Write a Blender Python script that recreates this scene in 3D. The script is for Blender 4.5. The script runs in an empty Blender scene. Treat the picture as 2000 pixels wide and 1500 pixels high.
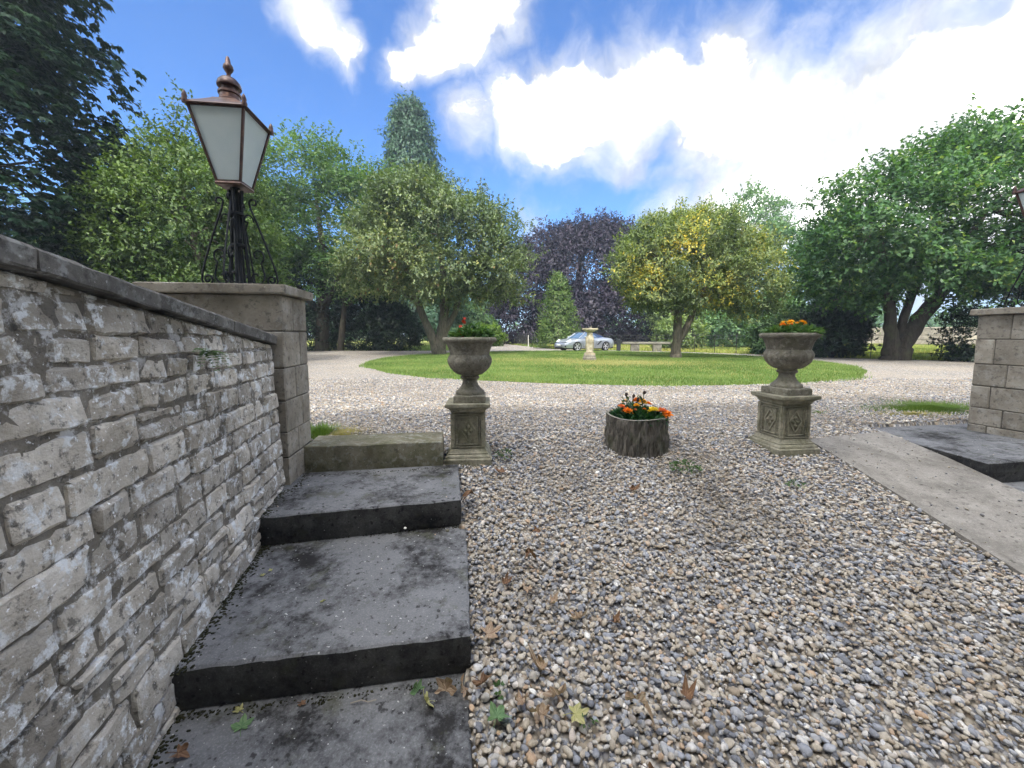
import bpy, math, random
import numpy as np
from mathutils import Vector, Matrix
R = math.radians
PI = math.pi
scene = bpy.context.scene
COL = scene.collection

# ------------------------------------------------------------------ camera, sky, sun, exposure
cam_d = bpy.data.cameras.new('camera')
cam_d.sensor_width = 36.0
cam_d.lens = 13.5
cam_d.shift_y = -0.015
cam_d.clip_start = 0.05
cam_d.clip_end = 3000
cam = bpy.data.objects.new('camera', cam_d)
COL.objects.link(cam)
cam.location = (0, 0, 1.0)
cam.rotation_euler = (PI/2 - math.atan(.085), 0, 0)
scene.camera = cam

SUN_AZ, SUN_EL = R(185), R(52)          # azimuth from +Y towards +X
sun_dir = Vector((math.sin(SUN_AZ)*math.cos(SUN_EL), math.cos(SUN_AZ)*math.cos(SUN_EL), math.sin(SUN_EL)))
sl = bpy.data.lights.new('sun', 'SUN')
sl.energy = 2.5
sl.angle = R(2.0)
sl.color = (1.0, .95, .86)
so = bpy.data.objects.new('sun', sl)
COL.objects.link(so)
so.rotation_euler = sun_dir.to_track_quat('Z', 'Y').to_euler()

scene.view_settings.view_transform = 'Standard'
scene.view_settings.look = 'None'
scene.view_settings.exposure = 0.50
scene.view_settings.gamma = 1.0
scene.view_settings.use_curve_mapping = False
scene.render.engine = 'CYCLES'
scene.cycles.use_denoising = True
scene.cycles.max_bounces = 5
scene.cycles.diffuse_bounces = 3
scene.cycles.use_adaptive_sampling = True
scene.cycles.adaptive_threshold = .03
scene.cycles.glossy_bounces = 2
scene.cycles.transmission_bounces = 4
scene.cycles.transparent_max_bounces = 4
scene.cycles.caustics_reflective = False
scene.cycles.caustics_refractive = False


class NT:
    """tiny node-tree writer"""
    def __init__(self, tree):
        self.t = tree
        tree.nodes.clear()

    def n(self, typ, ins=None, **props):
        nd = self.t.nodes.new(typ)
        for k, v in props.items():
            setattr(nd, k, v)
        for k, v in (ins or {}).items():
            self.set(nd, k, v)
        return nd

    def set(self, nd, k, v):
        s = nd.inputs[k]
        if isinstance(v, bpy.types.NodeSocket):
            self.t.links.new(v, s)
        elif hasattr(v, 'outputs'):
            self.t.links.new(v.outputs[0], s)
        else:
            if s.type == 'RGBA' and len(v) == 3:
                v = (*v, 1)
            s.default_value = v

    def math(self, op, a, b=0.0, c=None, clamp=False):
        nd = self.n('ShaderNodeMath', operation=op, use_clamp=clamp)
        self.set(nd, 0, a)
        self.set(nd, 1, b)
        if c is not None:
            self.set(nd, 2, c)
        return nd.outputs[0]

    def mix(self, f, a, b, mode='MIX'):
        nd = self.n('ShaderNodeMix', data_type='RGBA', blend_type=mode)
        self.set(nd, 0, f)
        self.set(nd, 6, a)
        self.set(nd, 7, b)
        return nd.outputs[2]

    def ramp(self, f, stops, interp='LINEAR'):
        nd = self.n('ShaderNodeValToRGB')
        nd.color_ramp.interpolation = interp
        el = nd.color_ramp.elements
        while len(el) < len(stops):
            el.new(.5)
        for e, (p, c) in zip(el, stops):
            e.position = p
            e.color = (c, c, c, 1) if isinstance(c, (int, float)) else (*c, 1)
        self.set(nd, 0, f)
        return nd.outputs[0]

    def noise(self, vec, scale, detail=4, rough=.55, out=0, dist=0.0):
        nd = self.n('ShaderNodeTexNoise', {'Scale': scale, 'Detail': detail, 'Roughness': rough, 'Distortion': dist})
        if vec is not None:
            self.set(nd, 'Vector', vec)
        return nd.outputs[out]

    def voro(self, vec, scale, feature='F1', out=0, rand=1.0):
        nd = self.n('ShaderNodeTexVoronoi', {'Scale': scale, 'Randomness': rand}, feature=feature)
        if vec is not None:
            self.set(nd, 'Vector', vec)
        return nd.outputs[out]

    def bump(self, h, strength=.4, dist=.01, normal=None):
        nd = self.n('ShaderNodeBump', {'Height': h, 'Strength': strength, 'Distance': dist})
        if normal is not None:
            self.set(nd, 'Normal', normal)
        return nd.outputs[0]


# ---- world: clear sky with drifting cumulus, all at infinity
def px_dir(px, py):
    t = math.atan(.085)
    c, s = math.cos(t), math.sin(t)
    a, b = (px-1000)/750, (720-py)/750
    return Vector((a, c+b*s, b*c-s)).normalized()


world = bpy.data.worlds.new('World')
scene.world = world
world.use_nodes = True
w = NT(world.node_tree)
sky = w.n('ShaderNodeTexSky', sky_type='NISHITA', sun_disc=False)
sky.sun_elevation = SUN_EL
sky.sun_rotation = SUN_AZ
sky.air_density = 1.0
sky.dust_density = 0.35
sky.ozone_density = 3.2
tc = w.n('ShaderNodeTexCoord').outputs['Generated']
dirv = w.n('ShaderNodeVectorMath', {0: tc}, operation='NORMALIZE').outputs[0]
warp = w.n('ShaderNodeVectorMath', {0: w.noise(dirv, 3.2, 4, .6, out=1), 1: (.5, .5, .5)}, operation='SUBTRACT').outputs[0]
warp = w.n('ShaderNodeVectorMath', {0: warp, 'Scale': .16}, operation='SCALE').outputs[0]
dw = w.n('ShaderNodeVectorMath', {0: dirv, 1: warp}, operation='ADD').outputs[0]
dw = w.n('ShaderNodeVectorMath', {0: dw}, operation='NORMALIZE').outputs[0]
# cloud heaps: (pixel x, pixel y, pixel radius, weight) gives their compass bearing and height
HEAPS = [(1395, 120, 75, 1), (1270, 175, 90, 1), (1120, 215, 80, 1), (1010, 225, 60, .9), (920, 245, 52, .85), (1400, 230, 120, 1),
         (1240, 270, 70, .8), (1560, 300, 170, 1.15), (1740, 270, 160, 1.15), (1900, 240, 170, 1.2), (2040, 270, 210, 1.2), (1500, 390, 160, 1.1), (1700, 390, 180, 1.1),
         (1330, 390, 90, .7), (1180, 430, 60, .4), (1030, 435, 55, .6), (1760, 120, 70, .4), (1880, 130, 80, .6),
         (900, 30, 62, 1), (850, 75, 50, 1), (790, 125, 36, .85), (960, -10, 60, 1), (625, 30, 40, .9), (670, 75, 34, .75), (590, 5, 34, .75), (2250, 330, 200, 1), (2500, 500, 250, .9), (560, 520, 60, .5)]
heap = None
for (hx, hy, hr, wt) in HEAPS:
    d = px_dir(hx, hy)
    cosd = w.n('ShaderNodeVectorMath', {0: dw, 1: d}, operation='DOT_PRODUCT').outputs[1]
    ang = math.atan(hr*1.18/750) * (1 - .35*min(1, abs(hx-1000)/1400))
    k = 1.0/(1-math.cos(ang))
    e = w.math('MULTIPLY', w.math('SUBTRACT', cosd, 1.0), k*.9)
    e = w.math('MULTIPLY', w.math('EXPONENT', e), wt)
    heap = e if heap is None else w.math('MAXIMUM', heap, e)
n1 = w.noise(dw, 5.0, 9, .62)
n2 = w.noise(dirv, 2.1, 5, .55)
back = w.n('ShaderNodeSeparateXYZ', {0: dirv}).outputs
# unseen cumulus carries on behind and beside the view, thickened to brighten the shade
gen = w.ramp(n2, [(.40, 0), (.54, 1.1)])
gen_w = w.ramp(back[1], [(.20, 1), (.45, 0)])
gen = w.math('MULTIPLY', gen, gen_w)
den = w.math('MAXIMUM', heap, gen)
den = w.math('ADD', den, w.math('MULTIPLY', w.math('SUBTRACT', n1, .5), 1.7))
mask = w.n('ShaderNodeMapRange', {0: den, 1: .22, 2: 1.0, 3: 0.0, 4: 1.0}, interpolation_type='SMOOTHSTEP').outputs[0]
body = w.math('ADD', w.noise(dw, 4.5, 7, .6), w.math('MULTIPLY', w.math('SUBTRACT', back[2], .26), .30))
shade = w.ramp(body, [(.36, (3.6, 3.75, 4.0)), (.48, (4.8, 4.9, 5.05)), (.57, (14, 13.8, 13.5)), (.68, (48, 47, 45))])
thick = w.ramp(mask, [(0.0, .10), (.50, .16), (.75, .45), (1.0, 1.0)])
shade = w.mix(1.0, shade, thick, 'MULTIPLY')
thin = w.ramp(w.noise(dw, 7.0, 6, .6), [(.36, (3.7, 3.85, 4.15)), (.54, (5.6, 5.65, 5.7))])
shade = w.mix(1.0, shade, thin, 'LIGHTEN')
hz = w.ramp(back[2], [(0.0, .35), (.22, 0)])
skyc = w.mix(1.0, sky, (.58, .92, 1.32), 'MULTIPLY')
skyc = w.mix(hz, skyc, (4.2, 4.9, 5.8))
colr = w.mix(mask, skyc, shade)
bg = w.n('ShaderNodeBackground', {'Color': colr, 'Strength': .15})
w.n('ShaderNodeOutputWorld', {'Surface': bg})

# ------------------------------------------------------------------ helpers
rng = np.random.default_rng(7)
random.seed(7)


def tag(o, label=None, cat=None, group=None, kind=None):
    if label: o['label'] = label
    if cat: o['category'] = cat
    if group: o['group'] = group
    if kind: o['kind'] = kind
    return o


def thing(name, label, cat, loc=(0, 0, 0), rotz=0.0, group=None):
    o = bpy.data.objects.new(name, None)
    COL.objects.link(o)
    o.location = loc
    o.rotation_euler = (0, 0, rotz)
    o.empty_display_size = .1
    return tag(o, label, cat, group)


def mesh_from_np(name, V, F, mats, smooth=False, attr=None, midx=None):
    """V (n,3) float, F (m,k) int"""
    me = bpy.data.meshes.new(name)
    V = np.asarray(V, np.float32)
    F = np.asarray(F, np.int32)
    m, k = F.shape
    me.vertices.add(len(V))
    me.vertices.foreach_set('co', V.ravel())
    me.loops.add(m*k)
    me.loops.foreach_set('vertex_index', F.ravel())
    me.polygons.add(m)
    me.polygons.foreach_set('loop_start', np.arange(0, m*k, k, dtype=np.int32))
    if smooth:
        me.polygons.foreach_set('use_smooth', np.ones(m, bool))
    for mt in (mats if isinstance(mats, (list, tuple)) else [mats]):
        me.materials.append(mt)
    if midx is not None:
        me.polygons.foreach_set('material_index', np.asarray(midx, np.int32))
    if attr:
        for an, (dom, vals) in attr.items():
            a = me.attributes.new(an, 'FLOAT', dom)
            a.data.foreach_set('value', np.asarray(vals, np.float32))
    me.update(calc_edges=True)
    return me


def link(name, me, parent=None, loc=None, rot=None):
    o = bpy.data.objects.new(name, me)
    COL.objects.link(o)
    if parent is not None:
        o.parent = parent
    if loc is not None:
        o.location = loc
    if rot is not None:
        o.rotation_euler = rot
    return o


class MB:
    """collects shapes into one mesh"""
    def __init__(self):
        self.v = []
        self.f = []
        self.m = []

    def add(self, vs, fs, mi=0):
        b = len(self.v)
        self.v += [tuple(p) for p in vs]
        self.f += [tuple(b+i for i in f) for f in fs]
        self.m += [mi]*len(fs)
        return self

    def box(self, x0, x1, y0, y1, z0, z1, ch=0.0, mi=0, jit=0.0, rnd=random):
        if ch <= 0:
            vs = [(x, y, z) for z in (z0, z1) for y in (y0, y1) for x in (x0, x1)]
            fs = [(0, 2, 3, 1), (4, 5, 7, 6), (0, 1, 5, 4), (2, 6, 7, 3), (0, 4, 6, 2), (1, 3, 7, 5)]
            return self.add(vs, fs, mi)
        # chamfered box: each corner has three vertices
        vs = []
        idx = {}
        X, Y, Z = (x0, x1), (y0, y1), (z0, z1)
        for i in (0, 1):
            for j in (0, 1):
                for k in (0, 1):
                    for ax in range(3):
                        p = [X[i], Y[j], Z[k]]
                        c = ch*(1+rnd.uniform(-.5, .8)*(jit > 0))
                        s = [1, -1]
                        if ax != 0: p[0] += c*s[i]
                        if ax != 1: p[1] += c*s[j]
                        if ax != 2: p[2] += c*s[k]
                        if jit:
                            p = [q+rnd.uniform(-jit, jit) for q in p]
                        idx[(i, j, k, ax)] = len(vs)
                        vs.append(p)
        g = lambda i, j, k, a: idx[(i, j, k, a)]
        fs = []
        for s in (0, 1):
            q = [g(s, 0, 0, 0), g(s, 1, 0, 0), g(s, 1, 1, 0), g(s, 0, 1, 0)]
            fs.append(tuple(q if s else q[::-1]))
            q = [g(0, s, 0, 1), g(0, s, 1, 1), g(1, s, 1, 1), g(1, s, 0, 1)]
            fs.append(tuple(q if s else q[::-1]))
            q = [g(0, 0, s, 2), g(1, 0, s, 2), g(1, 1, s, 2), g(0, 1, s, 2)]
            fs.append(tuple(q if s else q[::-1]))
        for a in (0, 1):
            for b in (0, 1):
                q = [g(a, b, 0, 0), g(a, b, 1, 0), g(a, b, 1, 1), g(a, b, 0, 1)]
                fs.append(tuple(q if (a ^ b) else q[::-1]))
                q = [g(a, 0, b, 0), g(a, 1, b, 0), g(a, 1, b, 2), g(a, 0, b, 2)]
                fs.append(tuple(q[::-1] if (a ^ b) else q))
                q = [g(0, a, b, 1), g(1, a, b, 1), g(1, a, b, 2), g(0, a, b, 2)]
                fs.append(tuple(q if (a ^ b) else q[::-1]))
        for i in (0, 1):
            for j in (0, 1):
                for k in (0, 1):
                    t = [g(i, j, k, 0), g(i, j, k, 1), g(i, j, k, 2)]
                    fs.append(tuple(t if ((i+j+k) % 2) else t[::-1]))
        return self.add(vs, fs, mi)

    def lathe(self, prof, n=24, cx=0, cy=0, mi=0, square=0.0, cap=True):
        b = len(self.v)
        m = len(prof)
        for (r, z) in prof:
            for i in range(n):
                a = 2*PI*i/n
                self.v.append((cx+r*math.cos(a), cy+r*math.sin(a), z))
        for j in range(m-1):
            for i in range(n):
                i2 = (i+1) % n
                self.f.append((b+j*n+i, b+j*n+i2, b+(j+1)*n+i2, b+(j+1)*n+i))
                self.m.append(mi)
        if cap:
            self.f.append(tuple(b+i for i in range(n))[::-1]); self.m.append(mi)
            self.f.append(tuple(b+(m-1)*n+i for i in range(n))); self.m.append(mi)
        return self

    def sq(self, prof, mi=0):
        """stack of square sections (half width, z)"""
        b = len(self.v)
        for (r, z) in prof:
            self.v += [(-r, -r, z), (r, -r, z), (r, r, z), (-r, r, z)]
        for j in range(len(prof)-1):
            for i in range(4):
                i2 = (i+1) % 4
                self.f.append((b+j*4+i, b+j*4+i2, b+(j+1)*4+i2, b+(j+1)*4+i)); self.m.append(mi)
        self.f.append((b+3, b+2, b+1, b)); self.m.append(mi)
        t = b+(len(prof)-1)*4
        self.f.append((t, t+1, t+2, t+3)); self.m.append(mi)
        return self

    def tube(self, pts, rad, n=6, mi=0, cap=True):
        pts = [Vector(p) for p in pts]
        m = len(pts)
        if not hasattr(rad, '__len__'):
            rad = [rad]*m
        b = len(self.v)
        ref = None
        for i, p in enumerate(pts):
            d = (pts[min(i+1, m-1)] - pts[max(i-1, 0)])
            d = d.normalized() if d.length > 1e-9 else Vector((0, 0, 1))
            if ref is None:
                ref = d.orthogonal().normalized()
            ref = (ref - d*ref.dot(d))
            ref = ref.normalized() if ref.length > 1e-6 else d.orthogonal().normalized()
            s = d.cross(ref)
            for k in range(n):
                a = 2*PI*k/n
                q = p + (ref*math.cos(a)+s*math.sin(a))*rad[i]
                self.v.append(tuple(q))
        for i in range(m-1):
            for k in range(n):
                k2 = (k+1) % n
                self.f.append((b+i*n+k, b+i*n+k2, b+(i+1)*n+k2, b+(i+1)*n+k)); self.m.append(mi)
        if cap:
            self.f.append(tuple(b+k for k in range(n))[::-1]); self.m.append(mi)
            self.f.append(tuple(b+(m-1)*n+k for k in range(n))); self.m.append(mi)
        return self

    def prism(self, poly, z0, z1, mi=0, mi_side=None):
        n = len(poly)
        vs = [(x, y, z0) for x, y in poly]+[(x, y, z1) for x, y in poly]
        self.add(vs, [tuple(range(n))[::-1], tuple(range(n, 2*n))], mi)
        b = len(self.v)-2*n
        for i in range(n):
            j = (i+1) % n
            self.f.append((b+i, b+j, b+n+j, b+n+i)); self.m.append(mi if mi_side is None else mi_side)
        return self

    def mesh(self, name, mats, smooth=False):
        me = bpy.data.meshes.new(name)
        me.from_pydata(self.v, [], self.f)
        for mt in (mats if isinstance(mats, (list, tuple)) else [mats]):
            me.materials.append(mt)
        me.polygons.foreach_set('material_index', np.array(self.m, np.int32))
        if smooth:
            me.polygons.foreach_set('use_smooth', np.ones(len(self.f), bool))
        me.update()
        return me

    def build(self, name, mats, parent=None, smooth=False, loc=None, rot=None):
        return link(name, self.mesh(name, mats, smooth), parent, loc, rot)


def copy_tree(o, parent=None):
    c = o.copy()
    COL.objects.link(c)
    c.parent = parent
    for ch in list(o.children):
        copy_tree(ch, c)
    return c


def smooth_by_angle(o, deg=40):
    me = o.data
    me.polygons.foreach_set('use_smooth', np.ones(len(me.polygons), bool))
    try:
        me.set_sharp_from_angle(angle=R(deg))
    except Exception:
        pass
    return o


# cheap value noise in numpy
def vnoise(P, freq, seed=0):
    P = np.asarray(P, float)*freq
    I = np.floor(P).astype(np.int64)
    f = P-I
    f = f*f*(3-2*f)
    out = 0
    for dx in (0, 1):
        for dy in (0, 1):
            for dz in (0, 1):
                h = (I[:, 0]+dx)*374761393+(I[:, 1]+dy)*668265263+(I[:, 2]+dz)*2147483647+seed*1274126177
                h = (h ^ (h >> 13))*1274126177
                h = (h ^ (h >> 16)) & 0xffff
                wgt = (f[:, 0] if dx else 1-f[:, 0])*(f[:, 1] if dy else 1-f[:, 1])*(f[:, 2] if dz else 1-f[:, 2])
                out = out+wgt*h/65535.0
    return out


def fbm(P, freq, oct=3, seed=0):
    a, s, t = 1.0, 0, 0
    for o in range(oct):
        s = s+a*vnoise(P, freq*2**o, seed+o*17)
        t += a
        a *= .5
    return s/t


# ------------------------------------------------------------------ materials
def mat(name):
    m = bpy.data.materials.new(name)
    m.use_nodes = True
    return m, NT(m.node_tree)


def finish(t, col, rough=.8, normal=None, spec=.3, metal=0.0, extra=None):
    p = t.n('ShaderNodeBsdfPrincipled', {'Base Color': col, 'Roughness': rough, 'Specular IOR Level': spec, 'Metallic': metal})
    if normal is not None:
        t.set(p, 'Normal', normal)
    for k, v in (extra or {}).items():
        t.set(p, k, v)
    t.n('ShaderNodeOutputMaterial', {'Surface': p})
    return p


def objvec(t):
    return t.n('ShaderNodeTexCoord').outputs['Object']


def geopos(t):
    return t.n('ShaderNodeNewGeometry').outputs['Position']


def plain(name, col, rough=.6, spec=.3, metal=0.0, var=.15, scale=8.0, bump=0.0):
    m, t = mat(name)
    v = geopos(t)
    n = t.noise(v, scale, 5, .6)
    c = t.mix(t.ramp(n, [(.3, 0), (.7, 1)]), tuple(x*(1-var) for x in col), tuple(min(1, x*(1+var)) for x in col))
    nr = t.bump(t.noise(v, scale*6, 4), bump, .004) if bump else None
    finish(t, c, rough, nr, spec, metal)
    return m


def stone_mat(name, cols, lichen=.0, lichen_col=(.55, .57, .56), dark=.3, scale=1.0, rough=.9, bump=.6, randv=.25, green=0.0, bdist=.012):
    m, t = mat(name)
    v = geopos(t)
    rnd = t.n('ShaderNodeObjectInfo').outputs['Random']
    off = t.n('ShaderNodeCombineXYZ', {0: t.math('MULTIPLY', rnd, 37.0), 1: t.math('MULTIPLY', rnd, 11.0), 2: 0.0}).outputs[0]
    vv = t.n('ShaderNodeVectorMath', {0: v, 1: off}, operation='ADD').outputs[0]
    n1 = t.noise(vv, 7*scale, 6, .65)
    c = t.ramp(n1, [(.28, cols[0]), (.5, cols[1]), (.72, cols[2])])
    n2 = t.noise(v, 2.2*scale, 3, .5)
    c = t.mix(t.math('MULTIPLY', t.ramp(n2, [(.42, 0), (.66, 1)]), .6), c, tuple(x*.62 for x in cols[0]))
    br = t.n('ShaderNodeMapRange', {0: rnd, 3: 1-randv, 4: 1+randv}).outputs[0]
    c = t.mix(1.0, c, t.n('ShaderNodeCombineColor', {0: br, 1: br, 2: br}).outputs[0], 'MULTIPLY')
    if dark:
        sp = t.noise(v, 26*scale, 4, .7)
        c = t.mix(t.math('MULTIPLY', t.ramp(sp, [(.55, 0), (.64, 1)]), dark), c, (.035, .035, .034))
    if green:
        gn = t.noise(v, 3.5*scale, 5, .65)
        c = t.mix(t.math('MULTIPLY', t.ramp(gn, [(.48, 0), (.62, 1)]), green), c, (.10, .105, .045))
    if lichen:
        l1 = t.noise(v, 16*scale, 7, .72)
        l2 = t.noise(v, 3.0*scale, 3, .5)
        lm = t.math('MULTIPLY', t.ramp(l1, [(.52, 0), (.60, 1)]), t.ramp(l2, [(.34, .25), (.54, 1)]))
        c = t.mix(t.math('MULTIPLY', lm, lichen), c, lichen_col)
        s1 = t.noise(v, 55*scale, 3, .6)
        c = t.mix(t.math('MULTIPLY', t.ramp(s1, [(.66, 0), (.70, 1)]), lichen), c, tuple(min(1, x*1.25) for x in lichen_col))
    h = t.math('ADD', t.noise(vv, 18*scale, 8, .7), t.math('MULTIPLY', t.noise(vv, 70*scale, 4, .6), .4))
    finish(t, c, rough, t.bump(h, bump, bdist), .2)
    return m


M = {}
M['wall_stone'] = stone_mat('weathered_limestone', [(.30, .265, .21), (.52, .475, .41), (.70, .66, .595)], lichen=.95, lichen_col=(.80, .82, .83), dark=.7, bump=1.0, randv=.28, bdist=.016)
M['mortar'] = stone_mat('old_mortar', [(.12, .105, .086), (.20, .18, .15), (.30, .28, .245)], lichen=.7, lichen_col=(.7, .7, .7), dark=.5, bump=.9, randv=0)
M['coping'] = stone_mat('dark_coping_stone', [(.10, .095, .088), (.165, .157, .145), (.25, .24, .22)], lichen=.25, dark=.55, bump=.5)
M['pier'] = stone_mat('ashlar_sandstone', [(.20, .175, .138), (.30, .27, .222), (.40, .37, .315)], lichen=.18, dark=.5, bump=.5, randv=.18, bdist=.008)
M['pier_joint'] = stone_mat('pier_joint_mortar', [(.07, .06, .05), (.11, .10, .085), (.16, .15, .13)], dark=.3, bump=.5, randv=0)
M['urn'] = stone_mat('cast_stone_urn', [(.115, .105, .082), (.215, .20, .158), (.33, .305, .245)], lichen=.3, lichen_col=(.46, .44, .38), dark=.5, green=.3, scale=1.7, bump=.7, randv=.05, bdist=.008)
M['pedestal'] = stone_mat('cast_stone_pedestal', [(.16, .15, .108), (.27, .255, .19), (.38, .355, .275)], lichen=.3, lichen_col=(.48, .44, .33), dark=.4, green=.4, scale=1.6, bump=.6, randv=.05, bdist=.006)
M['sundial'] = stone_mat('lichened_sundial_stone', [(.33, .275, .175), (.47, .41, .29), (.57, .52, .41)], lichen=.2, dark=.25, scale=1.5, bump=.4, randv=.05)
M['sundial_base'] = stone_mat('grey_sundial_plinth', [(.22, .20, .16), (.30, .27, .22), (.40, .37, .32)], dark=.3, scale=1.5, bump=.4, randv=.05)
M['bench'] = stone_mat('grey_bench_stone', [(.19, .18, .15), (.27, .255, .21), (.36, .345, .30)], dark=.3, green=.25, bump=.4)
M['top_step'] = stone_mat('green_stained_step', [(.12, .11, .07), (.20, .185, .13), (.29, .27, .21)], lichen=.25, dark=.45, green=.45, bump=.5, randv=.05)
M['house'] = stone_mat('house_front_stone', [(.36, .31, .24), (.46, .41, .33), (.54, .49, .41)], dark=.15, bump=.3, randv=0)
M['far_wall'] = stone_mat('far_garden_wall', [(.28, .24, .19), (.38, .33, .27), (.46, .42, .36)], dark=.2, bump=.3)


def concrete_mat(name, base, stain, stain_lo, stain_hi, speck=.5, scale=1.0, moss=.0):
    m, t = mat(name)
    v = geopos(t)
    n = t.noise(v, 5*scale, 6, .65)
    c = t.ramp(n, [(.3, tuple(x*.72 for x in base)), (.55, base), (.75, tuple(min(1, x*1.35) for x in base))])
    f = t.noise(v, 120*scale, 3, .7)
    c = t.mix(t.math('MULTIPLY', t.ramp(f, [(.5, 0), (.66, 1)]), .5), c, tuple(min(1, x*1.7) for x in base))
    a = t.math('ADD', t.math('MULTIPLY', t.noise(v, 2.6*scale, 5, .6), .55), t.math('MULTIPLY', t.noise(v, 17*scale, 8, .78), .45))
    c = t.mix(t.ramp(a, [(stain_lo, 0), (stain_hi, 1)]), c, stain)
    b = t.noise(v, 30*scale, 4, .6)
    c = t.mix(t.math('MULTIPLY', t.ramp(b, [(.60, 0), (.66, 1)]), .8), c, tuple(x*.6 for x in stain))
    s = t.noise(v, 62*scale, 2, .5)
    c = t.mix(t.math('MULTIPLY', t.ramp(s, [(.70, 0), (.74, 1)]), speck), c, (.5, .5, .48))
    if moss:
        g = t.noise(v, 6*scale, 6, .7)
        c = t.mix(t.math('MULTIPLY', t.ramp(g, [(.56, 0), (.66, 1)]), moss), c, (.055, .058, .025))
    h = t.math('ADD', t.noise(v, 60*scale, 6, .7), t.math('MULTIPLY', a, 1.2))
    finish(t, c, .88, t.bump(h, .5, .006), .25)
    return m


M['step_top'] = concrete_mat('step_tread', (.165, .167, .172), (.022, .021, .021), .48, .60, speck=.9, moss=.5)
M['step_edge'] = concrete_mat('step_riser_dark', (.085, .084, .080), (.016, .016, .017), .36, .60, speck=.3, moss=.3)  # slab sides: darker and more mottled than the treads
M['ramp'] = concrete_mat('ramp_concrete', (.265, .245, .215), (.145, .132, .112), .48, .66, speck=.5)


def leaf_mat(name, stops, rough=.45, trans=.35, spec=.35, attr='tint', shift=None):
    m, t = mat(name)
    a = t.n('ShaderNodeAttribute', attribute_name=attr).outputs['Fac']
    c = t.ramp(a, stops)
    p = t.n('ShaderNodeBsdfPrincipled', {'Base Color': c, 'Roughness': rough, 'Specular IOR Level': spec})
    tr = t.n('ShaderNodeBsdfTranslucent', {'Color': t.mix(1.0, c, (1.25, 1.35, .55), 'MULTIPLY')})
    mx = t.n('ShaderNodeMixShader', {0: trans, 1: p, 2: tr})
    t.n('ShaderNodeOutputMaterial', {'Surface': mx})
    return m


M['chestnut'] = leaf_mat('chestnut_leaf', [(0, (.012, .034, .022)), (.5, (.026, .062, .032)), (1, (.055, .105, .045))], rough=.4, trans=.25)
M['laurel'] = leaf_mat('light_broadleaf', [(0, (0.047, 0.094, 0.028)), (.5, (0.106, 0.177, 0.050)), (1, (0.236, 0.313, 0.100))], trans=.3)
M['green'] = leaf_mat('mid_green_leaf', [(0, (.045, .100, .034)), (.5, (.095, .185, .058)), (1, (.175, .275, .085))])
M['holly'] = leaf_mat('grey_green_holly_leaf', [(0, (.085, .130, .065)), (.45, (.175, .235, .110)), (.85, (.30, .345, .145)), (.95, (.42, .42, .15)), (1, (.26, .17, .08))], rough=.4, trans=.25)
M['conifer'] = leaf_mat('cypress_spray', [(0, (0.033, 0.083, 0.050)), (.5, (0.074, 0.157, 0.091)), (1, (0.132, 0.240, 0.124))], trans=.15)
M['copper'] = leaf_mat('copper_beech_leaf', [(0, (0.019, 0.015, 0.027)), (.5, (0.036, 0.027, 0.048)), (1, (0.062, 0.045, 0.065))], trans=.12)
M['yew'] = leaf_mat('small_yew_spray', [(0, (0.060, 0.128, 0.030)), (.5, (0.135, 0.232, 0.053)), (1, (0.300, 0.345, 0.105))], trans=.25)
M['gold'] = leaf_mat('gold_variegated_leaf', [(0, (0.088, 0.136, 0.059)), (.45, (0.201, 0.260, 0.100)), (.72, (0.319, 0.366, 0.124)), (.88, (0.543, 0.472, 0.094)), (1, (0.750, 0.578, 0.071))], trans=.3)
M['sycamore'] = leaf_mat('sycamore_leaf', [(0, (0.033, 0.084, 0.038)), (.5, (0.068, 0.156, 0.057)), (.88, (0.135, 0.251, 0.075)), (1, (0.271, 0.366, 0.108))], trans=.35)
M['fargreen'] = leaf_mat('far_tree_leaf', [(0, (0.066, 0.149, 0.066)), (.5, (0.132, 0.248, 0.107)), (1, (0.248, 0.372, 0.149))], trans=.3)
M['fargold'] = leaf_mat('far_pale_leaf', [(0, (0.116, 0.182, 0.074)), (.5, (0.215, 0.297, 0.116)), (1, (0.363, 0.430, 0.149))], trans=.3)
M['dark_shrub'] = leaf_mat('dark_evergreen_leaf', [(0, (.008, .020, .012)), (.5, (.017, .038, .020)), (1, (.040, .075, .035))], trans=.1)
M['shrub'] = leaf_mat('mid_shrub_leaf', [(0, (0.052, 0.111, 0.044)), (.5, (0.104, 0.192, 0.073)), (1, (0.192, 0.295, 0.111))], trans=.3)
M['bright_shrub'] = leaf_mat('bright_shrub_leaf', [(0, (.08, .15, .02)), (.5, (.15, .25, .035)), (1, (.26, .36, .06))], trans=.4)
M['marigold_leaf'] = leaf_mat('marigold_foliage', [(0, (.012, .045, .02)), (.5, (.025, .085, .032)), (1, (.06, .14, .045))], trans=.2)
M['weed'] = leaf_mat('weed_leaf', [(0, (.04, .09, .03)), (1, (.11, .19, .06))], trans=.3)
M['grass'] = leaf_mat('lawn_grass_blade', [(0, (.105, .175, .040)), (.5, (.175, .265, .070)), (.85, (.27, .34, .11)), (1, (.46, .37, .17))], trans=.25, rough=.65, spec=.15)
M['field_grass'] = leaf_mat('dry_field_grass_blade', [(0, (0.184, 0.253, 0.057)), (.6, (0.299, 0.333, 0.086)), (1, (0.460, 0.402, 0.149))], trans=.3, rough=.7, spec=.15)


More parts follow.
